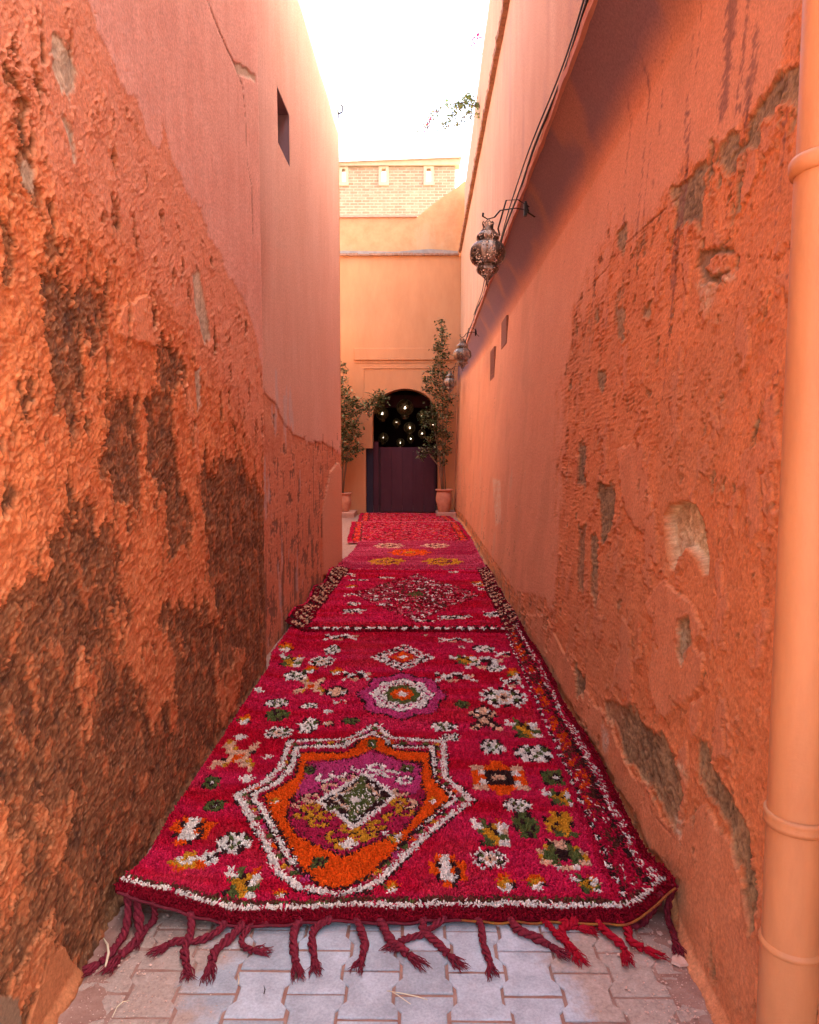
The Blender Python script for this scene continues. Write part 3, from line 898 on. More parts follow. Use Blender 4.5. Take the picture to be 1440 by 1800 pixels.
# ---- taller building behind the eave
def build_right_upper():
    ys = cols_between(.5, 19.38, 220, .5)
    hs = np.linspace(3.9, 7.0, 170)
    Y, H = np.meshgrid(ys, hs, indexing='ij')
    st = fbm(Y * 14, H * .7, 5, 301, .6); mid = fbm(Y * 4, H * 2, 5, 302); lo = fbm(Y * .8, H * .6, 3, 304)
    C = mixc(np.broadcast_to(np.array((.49, .25, .135)), Y.shape + (3,)), (.56, .315, .18), np.clip(.5 + st * .8 + lo * .3, 0, 1))
    C = mixc(C, (.30, .17, .13), smooth((fbm(Y * 20, H * .5, 4, 310) - .45) / .2) * .35)
    X = 1.03 + .0055 * Y + .004 * lo - .002 * st
    root = empty('tall_building', (1.05, 8, 0)); L = (-1.05, -8, 0)
    tag(root, 'tall orange rendered building behind the right hand eave with a brick ledge near its top', 'building')
    o = link('wall', np_mesh('wall', np.stack([X, Y, H], -1), grid_quads(*Y.shape, True), col=C), M['plaster'], root); o.location = L
    hs = np.linspace(7.06, 8.62, 60); Y, H = np.meshgrid(ys, hs, indexing='ij')
    st = fbm(Y * 10, H * .9, 4, 331, .6)
    H = H + .03 * fbm(Y * 1.3, Y * 0 + 4, 3, 12) * (H > 8.5)
    C = mixc(np.broadcast_to(np.array((.50, .25, .145)), Y.shape + (3,)), (.56, .31, .19), np.clip(.5 + st * .8, 0, 1))
    X = .90 + .0165 * Y
    o = link('parapet', np_mesh('parapet', np.stack([X, Y, H], -1), grid_quads(*Y.shape, True), col=C), M['plaster'], root); o.location = L
    b = MB(); b.prism_z([(.94, .51), (1.8, .51), (1.8, 19.38), (1.245, 19.38)], 7.05, 8.60)
    o = b.build('parapet_core', M['far_plaster'], root); o.location = L
    b = MB().box(1.16, 1.85, .51, 19.38, 4.12, 7.0).build('wall_core', M['far_plaster'], root); b.location = L
    # brick ledge, uneven
    ys = np.linspace(2, 19.36, 500)
    w = .02 * fbm(ys * 5, ys * 0, 4, 77) + .010 * fbm(ys * 14, ys * 0 + 5, 3, 79) ; z = .015 * fbm(ys * 2, ys * 0, 3, 78)
    V = np.stack([np.stack([a + .0055 * ys + w * q, ys, zz + z], -1) for a, zz, q in ((1.04, 6.965, 0), (.965, 6.97, 1), (.955, 7.02, 1), (1.1, 7.075, 0))], 1)
    V[:, :, 0] = np.minimum(V[:, :, 0], (.90 + .0165 * ys)[:, None] + .03)
    o = link('ledge', np_mesh('ledge', V, grid_quads(len(ys), 4), shade=False), M['tile_edge'], root); o.location = L
build_right_upper()

# ================================================================== FAR WALL WITH THE ARCH
FY = 19.4
def fx(px, py=800, Y=FY): return on_depth(px, py, Y)[0]
def fz(py, px=720, Y=FY): return on_depth(px, py, Y)[1]
xa, xb_ = fx(655), fx(770)
zs = fz(737); zt = fz(683); xn = fx(643); zn = fz(788)
def build_far():
    root = empty('arched_wall', (0, FY, 0)); L = (0, -FY, 0)
    tag(root, 'orange end wall of the alley with the dark round arched doorway in it', 'wall')
    xc = (xa + xb_) / 2; rx = (xb_ - xa) / 2; rz = zt - zs
    top = fz(450)
    arc = [(xc - rx * math.cos(k * math.pi / 28), zs + rz * math.sin(k * math.pi / 28) ** .92 if 0 < k < 28 else zs) for k in range(29)]
    T = .55
    m = MB()
    m.box(-4.2, xn, FY, FY + T, -.05, top)                 # left field
    m.box(xn, xa, FY, FY + T, zn, top)
    m.box(xb_, 1.35, FY, FY + T, -.05, top)
    for k in range(28):                                    # spandrel above the arch
        (x0, z0), (x1, z1) = arc[k], arc[k + 1]
        m.add([(x0, FY, z0), (x1, FY, z1), (x1, FY, top), (x0, FY, top), (x0, FY + T, z0), (x1, FY + T, z1), (x1, FY + T, top), (x0, FY + T, top)],
              [(0, 1, 2, 3), (7, 6, 5, 4), (0, 4, 5, 1)])
    o = m.build('wall_face', M['far_plaster'], root); o.location = L
    # lintel band and sunk panel lines
    z0, z1 = fz(633), fz(612)
    b = MB(); b.box(fx(624), .99, FY - .045, FY - .002, z0, z1); b.box(fx(624) + .01, .99, FY - .020, FY - .002, z0 - .075, z0 - .045)
    o = b.build('lintel_band', M['far_plaster'], root, bevel=.01); o.location = L
    zz = fz(648); b = MB(); b.box(fx(641), .97, FY - .022, FY - .002, zz, zz + .03); b.box(fx(641) - .02, fx(641), FY - .014, FY - .002, fz(745), zz + .03)
    o = b.build('panel_moulding', M['far_plaster'], root, bevel=.006); o.location = L
    # brick ledge and the faded wall above it, stepping up to the right
    b = MB(); x = -4.2; random.seed(3)
    while x < 1.06:
        w = random.uniform(.16, .30)
        b.box(x, min(x + w, 1.10) - .012, FY - .06 - random.uniform(0, .035), FY + .1, top, top + .045 + random.uniform(0, .02)); x += w
    o = b.build('ledge', M['tile_edge'], root); o.location = L
    b = MB(); b.prism_y([(-4.2, top + .05), (1.06, top + .05), (1.06, top + .13), (.3, top + .19), (-.6, top + .12), (-2, top + .15), (-4.2, top + .11)], FY + .02, FY + .2)
    o = b.build('ledge_fillet', M['grey_cap'], root); o.location = L
    b = MB()
    t2 = fz(383, Y=FY + .16)
    pts = [(-4.2, top), (1.35, top), (1.35, fz(318, 815, FY + .16)), (fx(815, 318, FY + .16), fz(320, 815, FY + .16)),
           (fx(802, 330, FY + .16), fz(331, 802, FY + .16)), (fx(770, 352, FY + .16), fz(353, 770, FY + .16)), (fx(752, 366, FY + .16), fz(367, 752, FY + .16)), (fx(733, 382, FY + .16), t2), (-4.2, t2)]
    b.prism_y(pts, FY + .12, FY + .5)
    o = b.build('upper_wall', M['far_plaster_old'], root); o.location = L
    b = MB(); b.box(-4.2, fx(733, 382, FY), FY + .08, FY + .52, t2 + .002, t2 + .05)
    o = b.build('coping', M['trim'], root); o.location = L
    # ----- passage behind the arch
    pr = empty('arched_passage', (xc, FY + T, 0)); L2 = (-xc, -FY - T, 0)
    tag(pr, 'dark maroon passage seen through the arched doorway', 'passage')
    m = MB(); y0, y1 = FY + T + .002, FY + 4.5
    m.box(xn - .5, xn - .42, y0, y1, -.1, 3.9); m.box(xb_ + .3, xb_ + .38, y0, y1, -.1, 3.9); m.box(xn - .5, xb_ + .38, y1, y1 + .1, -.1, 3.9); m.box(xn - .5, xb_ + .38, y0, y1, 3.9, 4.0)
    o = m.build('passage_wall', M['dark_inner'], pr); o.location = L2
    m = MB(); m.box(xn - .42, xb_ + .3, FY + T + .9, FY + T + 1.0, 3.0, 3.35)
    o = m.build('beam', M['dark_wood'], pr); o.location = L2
    # door screen
    dr = empty('door', (fx(717), FY + T + .3, 0)); L3 = (-fx(717), -(FY + T + .3), 0)
    tag(dr, 'plain maroon door standing at the bottom of the arched doorway', 'door')
    D0 = FY + .30
    p0 = fx(669, 800, D0); p1 = fx(764.5, 800, D0); ztp = fz(786, Y=D0)
    n = 5; w = (p1 - p0) / n
    for k in range(n):
        o = MB().box(p0 + k * w + .002, p0 + (k + 1) * w - .002, D0, D0 + .04, .05, ztp).build('board', M['dark_wood'], dr, bevel=.003); o.location = L3
    fme = MB(); fme.box(p0 - .05, p0 - .002, D0 - .02, D0 + .05, 0, ztp); fme.box(p1 + .002, p1 + .04, D0 - .02, D0 + .05, 0, ztp)
    o = fme.build('door_frame', M['dark_inner'], dr); o.location = L3
    o = MB().box(fx(655) + .005, p0 - .055, D0 - .05, D0 + .02, 0, ztp + .15).build('side_board', M['dark_wood'], dr); o.location = L3
    o = MB().box(xn + .004, fx(655) , D0 - .12, D0 - .05, 0, zn - .01).build('side_panel', M['blue_dark'], dr); o.location = L3
    # corner step at the right foot of the arch
    st = MB(); st.box(fx(766), .99, FY - 1.0, FY - .03, -.04, .13)
    o = st.build('step', M['trim'], None, bevel=.015); tag(o, 'low pink plaster step under the right hand potted tree', 'step')
    st = MB(); st.box(-2.6, fx(628), FY - 1.05, FY - .03, -.04, .13)
    o = st.build('step', M['trim'], None, bevel=.015); tag(o, 'low pink plaster step under the left hand potted tree', 'step')
build_far()

# courtyard wall left of the arch, closing the place
b = MB().box(-3.3, -2.95, 10.4, FY - .002, -.05, 5.4)
o = b.build('side_wall', M['far_plaster_old']); tag(o, 'orange side wall of the small court left of the arch', 'wall')
b = MB().box(-3.3, -1.662, 10.2, 10.39, -.05, 6.4)
o = b.build('return_wall', M['far_plaster']); tag(o, 'orange wall closing the court behind the left wall end', 'wall')

# the court floor runs on under the side wall
# ---- brick building far behind
def build_brick():
    BY = 31.0
    root = empty('brick_parapet', (0, BY, 0)); L = (0, -BY, 0)
    tag(root, 'pale brick parapet with three narrow slots rising beyond the end wall', 'building')
    X = lambda px: fx(px, 300, BY)
    Z = lambda py: fz(py, 700, BY)
    xr = X(800.5); zt0, zt1 = Z(321), Z(294.5)
    zb = 6.0; zc = Z(293)
    slots = [(X(600), X(608.5)), (X(670), X(679.5)), (X(749), X(758.5))]
    T = .45
    m = MB()
    xs_ = [-9] + [v for s in slots for v in s] + [xr]
    for k in range(0, len(xs_), 2): m.box(xs_[k], xs_[k + 1], BY, BY + T, zt0, zc)
    m.box(-9, xr, BY, BY + T, zb, zt0)
    for a, c in slots: m.box(a, c, BY, BY + T, zt1, zc)
    o = m.build('brickwork', M['brick'], root); o.location = L
    for a, c in slots:
        f = MB(); w = .10
        f.box(a - w, a + .03, BY - .05, BY - .003, zt0 - .12, zt1 + .1); f.box(c - .03, c + w, BY - .05, BY - .003, zt0 - .12, zt1 + .1)
        f.box(a + .03, c - .03, BY - .05, BY - .003, zt0 - .12, zt0 + .04); f.box(a + .03, c - .03, BY - .05, BY - .003, zt1 - .05, zt1 + .1)
        o = f.build('slot_frame', M['cream'], root); o.location = L
    # cream band and sloping grey cap
    zl, zr = Z(284.5), Z(280)
    m = MB(); m.add([(-9, BY - .10, zc), (X(808.5), BY - .10, zc + .03), (X(808.5), BY - .10, zr), (-9, BY - .10, zl - .25),
                     (-9, BY + T, zc), (X(808.5), BY + T, zc + .03), (X(808.5), BY + T, zr), (-9, BY + T, zl - .25)],
                    [(0, 1, 2, 3), (7, 6, 5, 4), (0, 4, 5, 1), (1, 5, 6, 2), (2, 6, 7, 3), (3, 7, 4, 0)])
    o = m.build('band', M['cream'], root); o.location = L
    m = MB(); xe = X(811); h = .17
    m.add([(-9, BY - .2, zl - .245), (xe, BY - .2, zr + .005), (xe - .1, BY - .12, zr + .12), (X(792), BY - .05, zr + h), (-9, BY - .05, zl - .245 + h),
           (-9, BY + T + .1, zl - .245), (xe, BY + T + .1, zr + .005), (xe - .1, BY + T, zr + .12), (X(792), BY + T, zr + h), (-9, BY + T, zl - .245 + h)],
          [(0, 1, 2, 3, 4), (9, 8, 7, 6, 5), (0, 5, 6, 1), (1, 6, 7, 2), (2, 7, 8, 3), (3, 8, 9, 4), (4, 9, 5, 0)])
    o = m.build('cap', M['grey_cap'], root); o.location = L
build_brick()

# ================================================================== RUGS
CC = {'W': (.78, .68, .57), 'P': (.70, .40, .24), 'G': (.105, .115, .03), 'O': (.74, .085, .006), 'Y': (.60, .26, .018), 'K': (.045, .016, .014),
      'M': (.52, .045, .15), 'D': (.19, .004, .012), 'B': (.12, .03, .02), 'R': (.43, .008, .035), 'V': (.40, .016, .055), 'L': (.58, .13, .14)}
CN = {k: i for i, k in enumerate(CC)}
CARR = np.array([CC[k] for k in CC])
SPR = {
 'bloom': ["..W.K.W..", ".WKWWWKW.", "WKGWPWGKW", ".WWPKPWW.", "WKGWPWGKW", ".WKWWWKW.", "..W.K.W.."],
 'petal': ["..KPPK..", ".YGPPGY.", "PGGKKGGP", "YGGKKGGY", "PPG..GPP", "..WPPW.."],
 'eye':   ["...OO...", "PPOOOOPP", "OWKKKKWO", "OOKPPKOO", "OWKKKKWO", "PPOOOOPP", "...OO..."],
 'cluster': ["W.G..O.", "WWGKYWW", ".GYYKWP", "..GYYGG", ".KGGYWW"],
 'bush':  [".KWKWK.", "KWGWWGK", "WWKWGWW", "KWWGWKW", ".WKWWK."],
 'cross': ["PK..KP", "KPKKPK", ".KPPK.", ".KPPK.", "KPKKPK", "PK..KP"],
 'dia':   ["..KK..", ".KPPK.", "KPPPPK", "KWPPWK", ".KPPK.", "..KK.."],
 'olive': [".KGGK.", "GGKGGG", "KGGGKG", ".GGKG."],
 'must':  ["..YKYY", "KYYYYY", "YYKYYK", "YKYYY.", ".GGYGG"],
 'row':   ["W..WW..", "KWWKKWP", ".WK.KW.", "W.PP..W"],
 'spot':  [".OO.", "OYYO", "GYWK", ".WW."],
 'white': [".WW.", "WWWW", ".WW."],
 'bird':  ["YP....P.", "PPY..PP.", ".PPPPPK.", "..POOP..", ".KPOPPY.", "PPY..PPY", "P......P"],
 'tree':  [".OWWO..", "OKWWKOO", "OOWWOKO", ".KWWWKO", "..OOK.."],
 'fish':  ["..YY.WWK", ".WYWWWKW", "YYWWYOWW", ".OYYYOO.", "..OO...."],
 'sq':    ["KGGGK", "GGKGG", "GKWKG", "GGKGG", "KGGGK"],
}
class Field:
    """colour chart of a rug in metres, one cell per knot"""
    def __init__(s, x0, x1, y0, y1, c):
        s.x0, s.y0, s.c = x0, y0, c
        s.nx = int((x1 - x0) / c) + 1; s.ny = int((y1 - y0) / c) + 1
        s.a = np.full((s.ny, s.nx), -1, np.int16)
        gy, gx = np.meshgrid(np.arange(s.ny), np.arange(s.nx), indexing='ij')
        s.X = x0 + (gx + .5) * c; s.Y = y0 + (gy + .5) * c
        s.wx = .006 * fbm(s.X * 40, s.Y * 40, 2, 401); s.wy = .006 * fbm(s.X * 40, s.Y * 40, 2, 405)
        s.rn = rng.random(s.a.shape)
    def put(s, m, ch, p=1.0): s.a[m & (s.rn < p)] = CN[ch]
    def poly(s, pts, ch): s.put(sdf(pts, s.X + s.wx, s.Y + s.wy, .5) > 0, ch)
    def line(s, pts, w, ch, p=1.0): s.put(line_d(pts, s.X + s.wx * 1.2, s.Y + s.wy * 1.2) < w, ch, p)
    def stamp(s, name, cx, cy_, w, h, flip=False):
        sp = SPR[name]; nh = len(sp); nw = len(sp[0])
        u = (s.X + s.wx - cx) / w + .5; v = .5 - (s.Y + s.wy - cy_) / h
        if flip: u = 1 - u
        m = (u > 0) & (u < 1) & (v > 0) & (v < 1)
        iu = np.clip((u[m] * nw).astype(int), 0, nw - 1); iv = np.clip((v[m] * nh).astype(int), 0, nh - 1)
        tab = np.array([[CN.get(c, -1) for c in r] for r in sp])
        val = tab[iv, iu]; cur = s.a[m]
        s.a[m] = np.where(val >= 0, val, cur)
    def color(s, x, y, base):
        i = np.clip(((x - s.x0) / s.c).astype(int), 0, s.nx - 1); j = np.clip(((y - s.y0) / s.c).astype(int), 0, s.ny - 1)
        k = s.a[j, i]
        return np.where((k >= 0)[..., None], CARR[np.maximum(k, 0)], base)

GP = lambda pts, z=.03: [on_ground(x, y, z) for x, y in pts]
def crimson(x, y, s=0):
    a = fbm(x * .8, y * 5.5, 4, 500 + s); b_ = fbm(x * 30, y * 30, 2, 510 + s)
    c = mixc(np.broadcast_to(np.array((.47, .005, .020)), x.shape + (3,)), (.56, .014, .062), np.clip(.5 + a * 1.3, 0, 1))
    w_ = smooth((fbm(x * 1.7, y * 1.3, 4, 520 + s) - .12) / .35) * .10
    c = mixc(c, (.50, .10, .11), w_)
    return c * (1 + .25 * b_)[..., None]

def rug1_chart():
    f = Field(-1.25, 1.12, 2.2, 6.6, .0080)
    def S(name, px, py, wpx, hpx, flip=False):
        x, y = on_ground(px, py, .03)
        x1, _ = on_ground(px + wpx / 2, py, .03); _, y1 = on_ground(px, py - hpx / 2, .03); _, y0 = on_ground(px, py + hpx / 2, .03)
        f.stamp(name, x, (y0 + y1) / 2, 2 * (x1 - x), y1 - y0, flip)
    # ---- big star medallion
    outer = GP([(414, 1397), (464, 1372), (493, 1346), (510, 1301), (604, 1301), (636, 1286), (662, 1272), (694, 1301), (782, 1301), (784, 1365), (831, 1407), (777, 1448),
                (751, 1468), (687, 1531), (649, 1563), (592, 1577), (528, 1562), (489, 1535), (461, 1477), (432, 1426)])
    f.poly(outer, 'R')
    cx = sum(p[0] for p in outer) / len(outer); cy_ = sum(p[1] for p in outer) / len(outer)
    sh = lambda k: [(cx + (x - cx) * k, cy_ + (y - cy_) * k) for x, y in outer]
    cl = lambda q: q + [q[0]]
    f.line(cl(sh(1.015)), .011, 'K', .8); f.line(cl(sh(.985)), .016, 'W', .9)
    ring = sh(.915); P_ = []
    for (ax, ay), (bx, by) in zip(ring, ring[1:] + ring[:1]):
        n = max(1, int(math.hypot(bx - ax, by - ay) / .062))
        P_ += [(ax + (bx - ax) * k / n, ay + (by - ay) * k / n) for k in range(n)]
    f.line(cl(ring), .017, 'L', .4)
    for k, (x, y) in enumerate(P_):
        f.put((f.X + f.wx - x) ** 2 + (f.Y + f.wy - y) ** 2 < .0185 ** 2, 'GOGMGY'[k % 6])
    f.line(cl(sh(.865)), .019, 'K', .9)
    f.line(cl(sh(.850)), .015, 'W', .9)
    inner = GP([(463, 1397), (518, 1365), (528, 1323), (608, 1322), (655, 1295), (697, 1320), (756, 1321), (759, 1365), (793, 1404), (735, 1452), (687, 1503), (650, 1540), (600, 1565), (560, 1556), (530, 1525), (500, 1475), (478, 1435)])
    f.poly(inner, 'O'); f.line(cl(inner), .009, 'K', .75)
    mag = GP([(540, 1338), (590, 1336), (624, 1330), (655, 1318), (697, 1334), (740, 1342), (741, 1381), (750, 1400), (735, 1425), (713, 1455), (662, 1480), (604, 1506), (572, 1493), (521, 1468), (506, 1440), (510, 1410), (530, 1385)])
    f.poly(mag, 'V'); f.line(cl(mag), .010, 'K', .5)
    m2 = GP([(545, 1342), (624, 1333), (655, 1322), (697, 1338), (738, 1346), (739, 1385), (720, 1405), (560, 1405), (520, 1400)])
    f.poly(m2, 'M')
    f.poly(GP([(525, 1398), (630, 1378), (745, 1398), (700, 1440), (620, 1472), (560, 1448)]), 'V')
    f.put((sdf(mag, f.X, f.Y, .5) > .01) & (f.rn < .05), 'K'); 
    def curl(px, py, r, ch, a0=0, a1=5.0, w=.0115):
        x, y = on_ground(px, py, .03)
        f.line([(x + r * math.cos(a0 + (a1 - a0) * k / 14), y + r * math.sin(a0 + (a1 - a0) * k / 14)) for k in range(15)], w + .008, 'K', .55)
        f.line([(x + r * math.cos(a0 + (a1 - a0) * k / 14), y + r * math.sin(a0 + (a1 - a0) * k / 14)) for k in range(15)], w, ch, .95)
    for px, py, ch in ((570, 1366, 'W'), (712, 1372, 'W'), (612, 1366, 'P'), (655, 1358, 'W'), (530, 1412, 'P'), (718, 1412, 'P'), (595, 1359, 'W'), (630, 1349, 'W'), (662, 1349, 'W'), (685, 1361, 'W'), (548, 1403, 'P'), (580, 1383, 'P'), (705, 1392, 'P')):
        curl(px, py, .034, ch, random.uniform(0, 3), random.uniform(4.5, 8))
    for px, py in ((535, 1432), (604, 1484), (645, 1466), (712, 1425), (548, 1420), (560, 1446), (590, 1470), (632, 1472), (662, 1450), (700, 1410), (690, 1436), (575, 1432), (615, 1455)):
        curl(px, py, .032, 'Y', random.uniform(0, 3), random.uniform(4, 8), .0125)
    dia = GP([(560, 1408), (600, 1384), (640, 1360), (672, 1382), (692, 1400), (655, 1430), (622, 1454), (598, 1432)])
    f.poly(dia, 'K'); f.line(cl(dia), .013, 'W', .95); f.line(cl([(a_ * .0 + q[0] * .62 + .38 * on_ground(626, 1407)[0], q[1] * .62 + .38 * on_ground(626, 1407)[1]) for q in dia for a_ in (1,)]), .009, 'P', .8)
    f.line(GP([(575, 1395), (612, 1395), (640, 1372)]), .011, 'W'); f.line(GP([(580, 1420), (625, 1418), (672, 1404)]), .011, 'G')
    f.poly(GP([(632, 1376), (652, 1388), (660, 1408), (636, 1432), (612, 1414), (604, 1402)]), 'G')
    f.line(GP([(620, 1440), (622, 1418)]), .018, 'G'); f.line(GP([(636, 1366), (636, 1388)]), .016, 'G')
    f.put((sdf(dia, f.X, f.Y, .4) > .02) & (f.rn > .86), 'W')
    x, y = on_ground(624, 1405, .03); f.put((f.X - x) ** 2 + (f.Y - y) ** 2 < .024 ** 2, 'W')
    S('white', 612, 1484, 34, 16); S('sq', 560, 1517, 26, 20); S('spot', 486, 1405, 20, 12); S('spot', 761, 1405, 18, 12); S('sq', 655, 1311, 16, 10)
    S('sq', 545, 1352, 20, 12); S('sq', 716, 1352, 22, 13); S('cluster', 690, 1470, 30, 20)
    # ---- round pink medallion
    x, y = on_ground(707, 1222, .03); x1 = on_ground(780, 1222, .03)[0]; ya = on_ground(707, 1186, .03)[1]; yb = on_ground(707, 1262, .03)[1]
    y = (ya + yb) / 2; rx, ry = x1 - x, (ya - yb) / 2
    def ell(k, ch, p=1.0, hol=0):
        a = np.arctan2((f.Y - y) / ry, (f.X - x) / rx); rr = np.hypot((f.X + f.wx - x) / rx, (f.Y + f.wy - y) / ry)
        kk = k * (1 + .07 * np.cos(a * 8))
        f.put((rr < kk) & (rr > kk * hol), ch, p)
    ell(1.05, 'K', .7); ell(.98, 'M'); ell(.76, 'K', .6); ell(.72, 'W', .9, .78); ell(.52, 'D'); ell(.54, 'W', .7, .75); ell(.42, 'G'); ell(.27, 'O'); ell(.12, 'W')
    x, y = on_ground(708, 1160, .03); rx = on_ground(765, 1160, .03)[0] - x; ya = on_ground(708, 1134, .03)[1]; yb = on_ground(708, 1180, .03)[1]; y = (ya + yb) / 2; ry = (ya - yb) / 2
    d4 = np.abs(f.X + f.wx - x) / rx + np.abs(f.Y + f.wy - y) / ry
    f.put((d4 < 1.05) & (d4 > .5) & (fbm(f.X * 22, f.Y * 22, 2, 9) > -.02), 'W'); f.put((d4 < 1.05) & (d4 > .5) & (fbm(f.X * 22, f.Y * 22, 2, 9) < -.18), 'K')
    f.put((d4 < .42), 'O', .8); f.put(d4 < .14, 'W')
    # ---- scattered motifs
    for a in (('bird', 419, 1330, 72, 52), ('white', 470, 1331, 18, 8), ('white', 434, 1368, 26, 14), ('sq', 372, 1376, 26, 22), ('sq', 378, 1416, 34, 20), ('tree', 335, 1462, 72, 50),
              ('bush', 411, 1482, 62, 38), ('fish', 336, 1520, 84, 44), ('cluster', 424, 1552, 66, 56), ('spot', 494, 1570, 26, 16), ('bloom', 490, 1288, 50, 22), ('white', 452, 1296, 0.1, 1),
              ('bush', 543, 1275, 32, 28), ('olive', 488, 1257, 42, 20), ('dia', 592, 1216, 44, 22), ('olive', 617, 1268, 30, 12), ('bush', 487, 1236, 40, 16), ('bird', 548, 1205, 52, 30),
              ('cluster', 510, 1162, 44, 20), ('bloom', 566, 1163, 44, 20), ('bush', 520, 1188, 40, 16), ('row', 628, 1188, 50, 16), ('spot', 592, 1180, 24, 12), ('spot', 546, 1177, 24, 12),
              ('bush', 585, 1142, 26, 16), ('spot', 503, 1142, 26, 14), ('row', 600, 1120, 60, 10), ('white', 422, 1296, 26, 10), ('spot', 430, 1268, 24, 16), ('white', 454, 1217, 20, 8),
              ('bush', 780, 1277, 46, 16), ('bloom', 793, 1296, 36, 14), ('cross', 852, 1268, 52, 34), ('dia', 850, 1250, 36, 20), ('bloom', 886, 1226, 84, 34), ('cluster', 920, 1280, 56, 32),
              ('olive', 812, 1238, 30, 14), ('bush', 866, 1313, 42, 26), ('bush', 940, 1324, 70, 30), ('eye', 878, 1368, 96, 60), ('bush', 910, 1415, 50, 22), ('olive', 924, 1450, 46, 46),
              ('must', 984, 1448, 50, 44), ('sq', 978, 1366, 52, 26), ('cluster', 984, 1400, 56, 30), ('petal', 990, 1503, 88, 52), ('cluster', 862, 1463, 62, 48), ('bloom', 861, 1509, 62, 34),
              ('tree', 788, 1530, 64, 56), ('spot', 888, 1552, 36, 30), ('spot', 942, 1550, 36, 28), ('cluster', 1030, 1552, 50, 32), ('must', 1122, 1540, 44, 24), ('spot', 690, 1558, 26, 22),
              ('row', 850, 1165, 70, 22), ('row', 800, 1190, 70, 16), ('cluster', 815, 1160, 50, 16), ('bush', 870, 1175, 30, 12), ('row', 900, 1200, 40, 16), ('bush', 850, 1140, 40, 12),
              ('row', 890, 1150, 44, 10), ('olive', 770, 1212, 0.1, 1), ('spot', 905, 1185, 26, 20), ('row', 800, 1125, 60, 8), ('bush', 545, 1240, 30, 10), ('white', 577, 1250, 20, 6),
              ('spot', 640, 1205, 0.1, 1)):
        S(*a)
    random.seed(55)
    for k in range(70):
        xx, yy = random.uniform(-.98, .66), random.uniform(2.55, 6.2)
        i_ = int((xx - f.x0) / f.c); j_ = int((yy - f.y0) / f.c)
        if (f.a[j_ - 6:j_ + 7, i_ - 6:i_ + 7] >= 0).any(): continue
        f.stamp(random.choice(['spot', 'bush', 'row', 'dia', 'olive', 'white']), xx, yy, random.uniform(.05, .11), random.uniform(.05, .10))
    # ---- borders
    yf = 2.325 + .02 * np.sin(f.X * 3.1 + .6) - .03 * smooth((f.X - .55) / .4)
    w = .012 * fbm(f.X * 4, f.X * 0, 3, 611)
    dy = f.Y - yf + w
    f.put(dy < .055, 'D'); f.put((dy > .055) & (dy < .083), 'W', .92); f.put((dy > .083) & (dy < .116), 'B', .8); f.put((dy > .083) & (dy < .105) & (f.rn > .85), 'G')
    dr = XRB(f.Y) - f.X + .0 + .010 * fbm(f.Y * 5, f.Y * 0, 3, 612)      # distance from the right edge
    bl = fbm(f.X * 14, f.Y * 11, 2, 613)
    f.put((dr > .055) & (dr < .22) & (dy > .09), 'R')
    f.put((dr > .095) & (dr < .158) & (dy > .09) & (f.Y > 3.0) & (bl > .08), 'O', .75); f.put((dr > .09) & (dr < .158) & (dy > .09) & (bl < -.22), 'B', .8)
    f.put((dr > .09) & (dr < .158) & (dy > .09) & (np.abs(bl) < .03), 'W', .5)
    f.put((dr > .168) & (dr < .188) & (dy > .09), 'K', .5); f.put((dr > .165) & (dr < .190) & (dy > .09) & (f.rn > .45) & (np.sin(f.Y * 62) > .2), 'W')
    f.put((dr > .062) & (dr < .095) & (dy > .06), 'W', .42); f.put((dr > .085) & (dr < .105) & (dy > .08), 'K', .6)
    f.put(dr < .058, 'D')
    return f

def tufts(name, xs_, ys_, zf, colf, parent, mat, L=.017, r=.0052, lean=(-.35, 0), seed=1):
    """short wool tufts, each a bent three-sided spike"""
    g_ = np.random.default_rng(seed)
    n = len(xs_)
    z = zf(xs_, ys_); e = .01
    nx = -(zf(xs_ + e, ys_) - zf(xs_ - e, ys_)) / (2 * e); ny = -(zf(xs_, ys_ + e) - zf(xs_, ys_ - e)) / (2 * e)
    nx = np.clip(nx, -2.5, 2.5); ny = np.clip(ny, -2.5, 2.5)
    nl = np.sqrt(nx * nx + ny * ny + 1)
    N = np.stack([nx / nl, ny / nl, 1 / nl], -1)
    Ls = L * g_.uniform(.7, 1.25, n); rs = r * g_.uniform(.75, 1.3, n)
    dx = g_.normal(0, .45, n); dy = g_.normal(lean[0], .45, n)
    P0 = np.stack([xs_, ys_, z], -1)
    T = np.stack([dx, dy, 0 * dx], -1)
    P1 = P0 + N * (Ls * .62)[:, None] + T * (Ls * .45)[:, None]
    P2 = P0 + N * (Ls * .86)[:, None] + T * (Ls * 1.05)[:, None]
    ph = g_.uniform(0, 6.28, n)
    V = np.zeros((n, 7, 3), np.float32)
    for k in range(3):
        a = ph + k * 2.094
        o = np.stack([np.cos(a), np.sin(a), 0 * a], -1)
        V[:, k] = P0 + o * rs[:, None] - N * .002
        V[:, 3 + k] = P1 + o * (rs * .95)[:, None]
    V[:, 6] = P2
    base = np.arange(n)[:, None] * 7
    q = np.concatenate([base + np.array(x) for x in ((0, 1, 4, 3), (1, 2, 5, 4), (2, 0, 3, 5))])
    t = np.concatenate([base + np.array(x) for x in ((3, 4, 6), (4, 5, 6), (5, 3, 6))])
    c = colf(xs_, ys_) * g_.uniform(.72, 1.25, n)[:, None]
    C = np.repeat(c[:, None, :], 7, 1)
    o = link(name, np_mesh(name, V, q, t, col=np.clip(C, 0, 1)), mat, parent)
    o['kind'] = 'stuff'
    return o

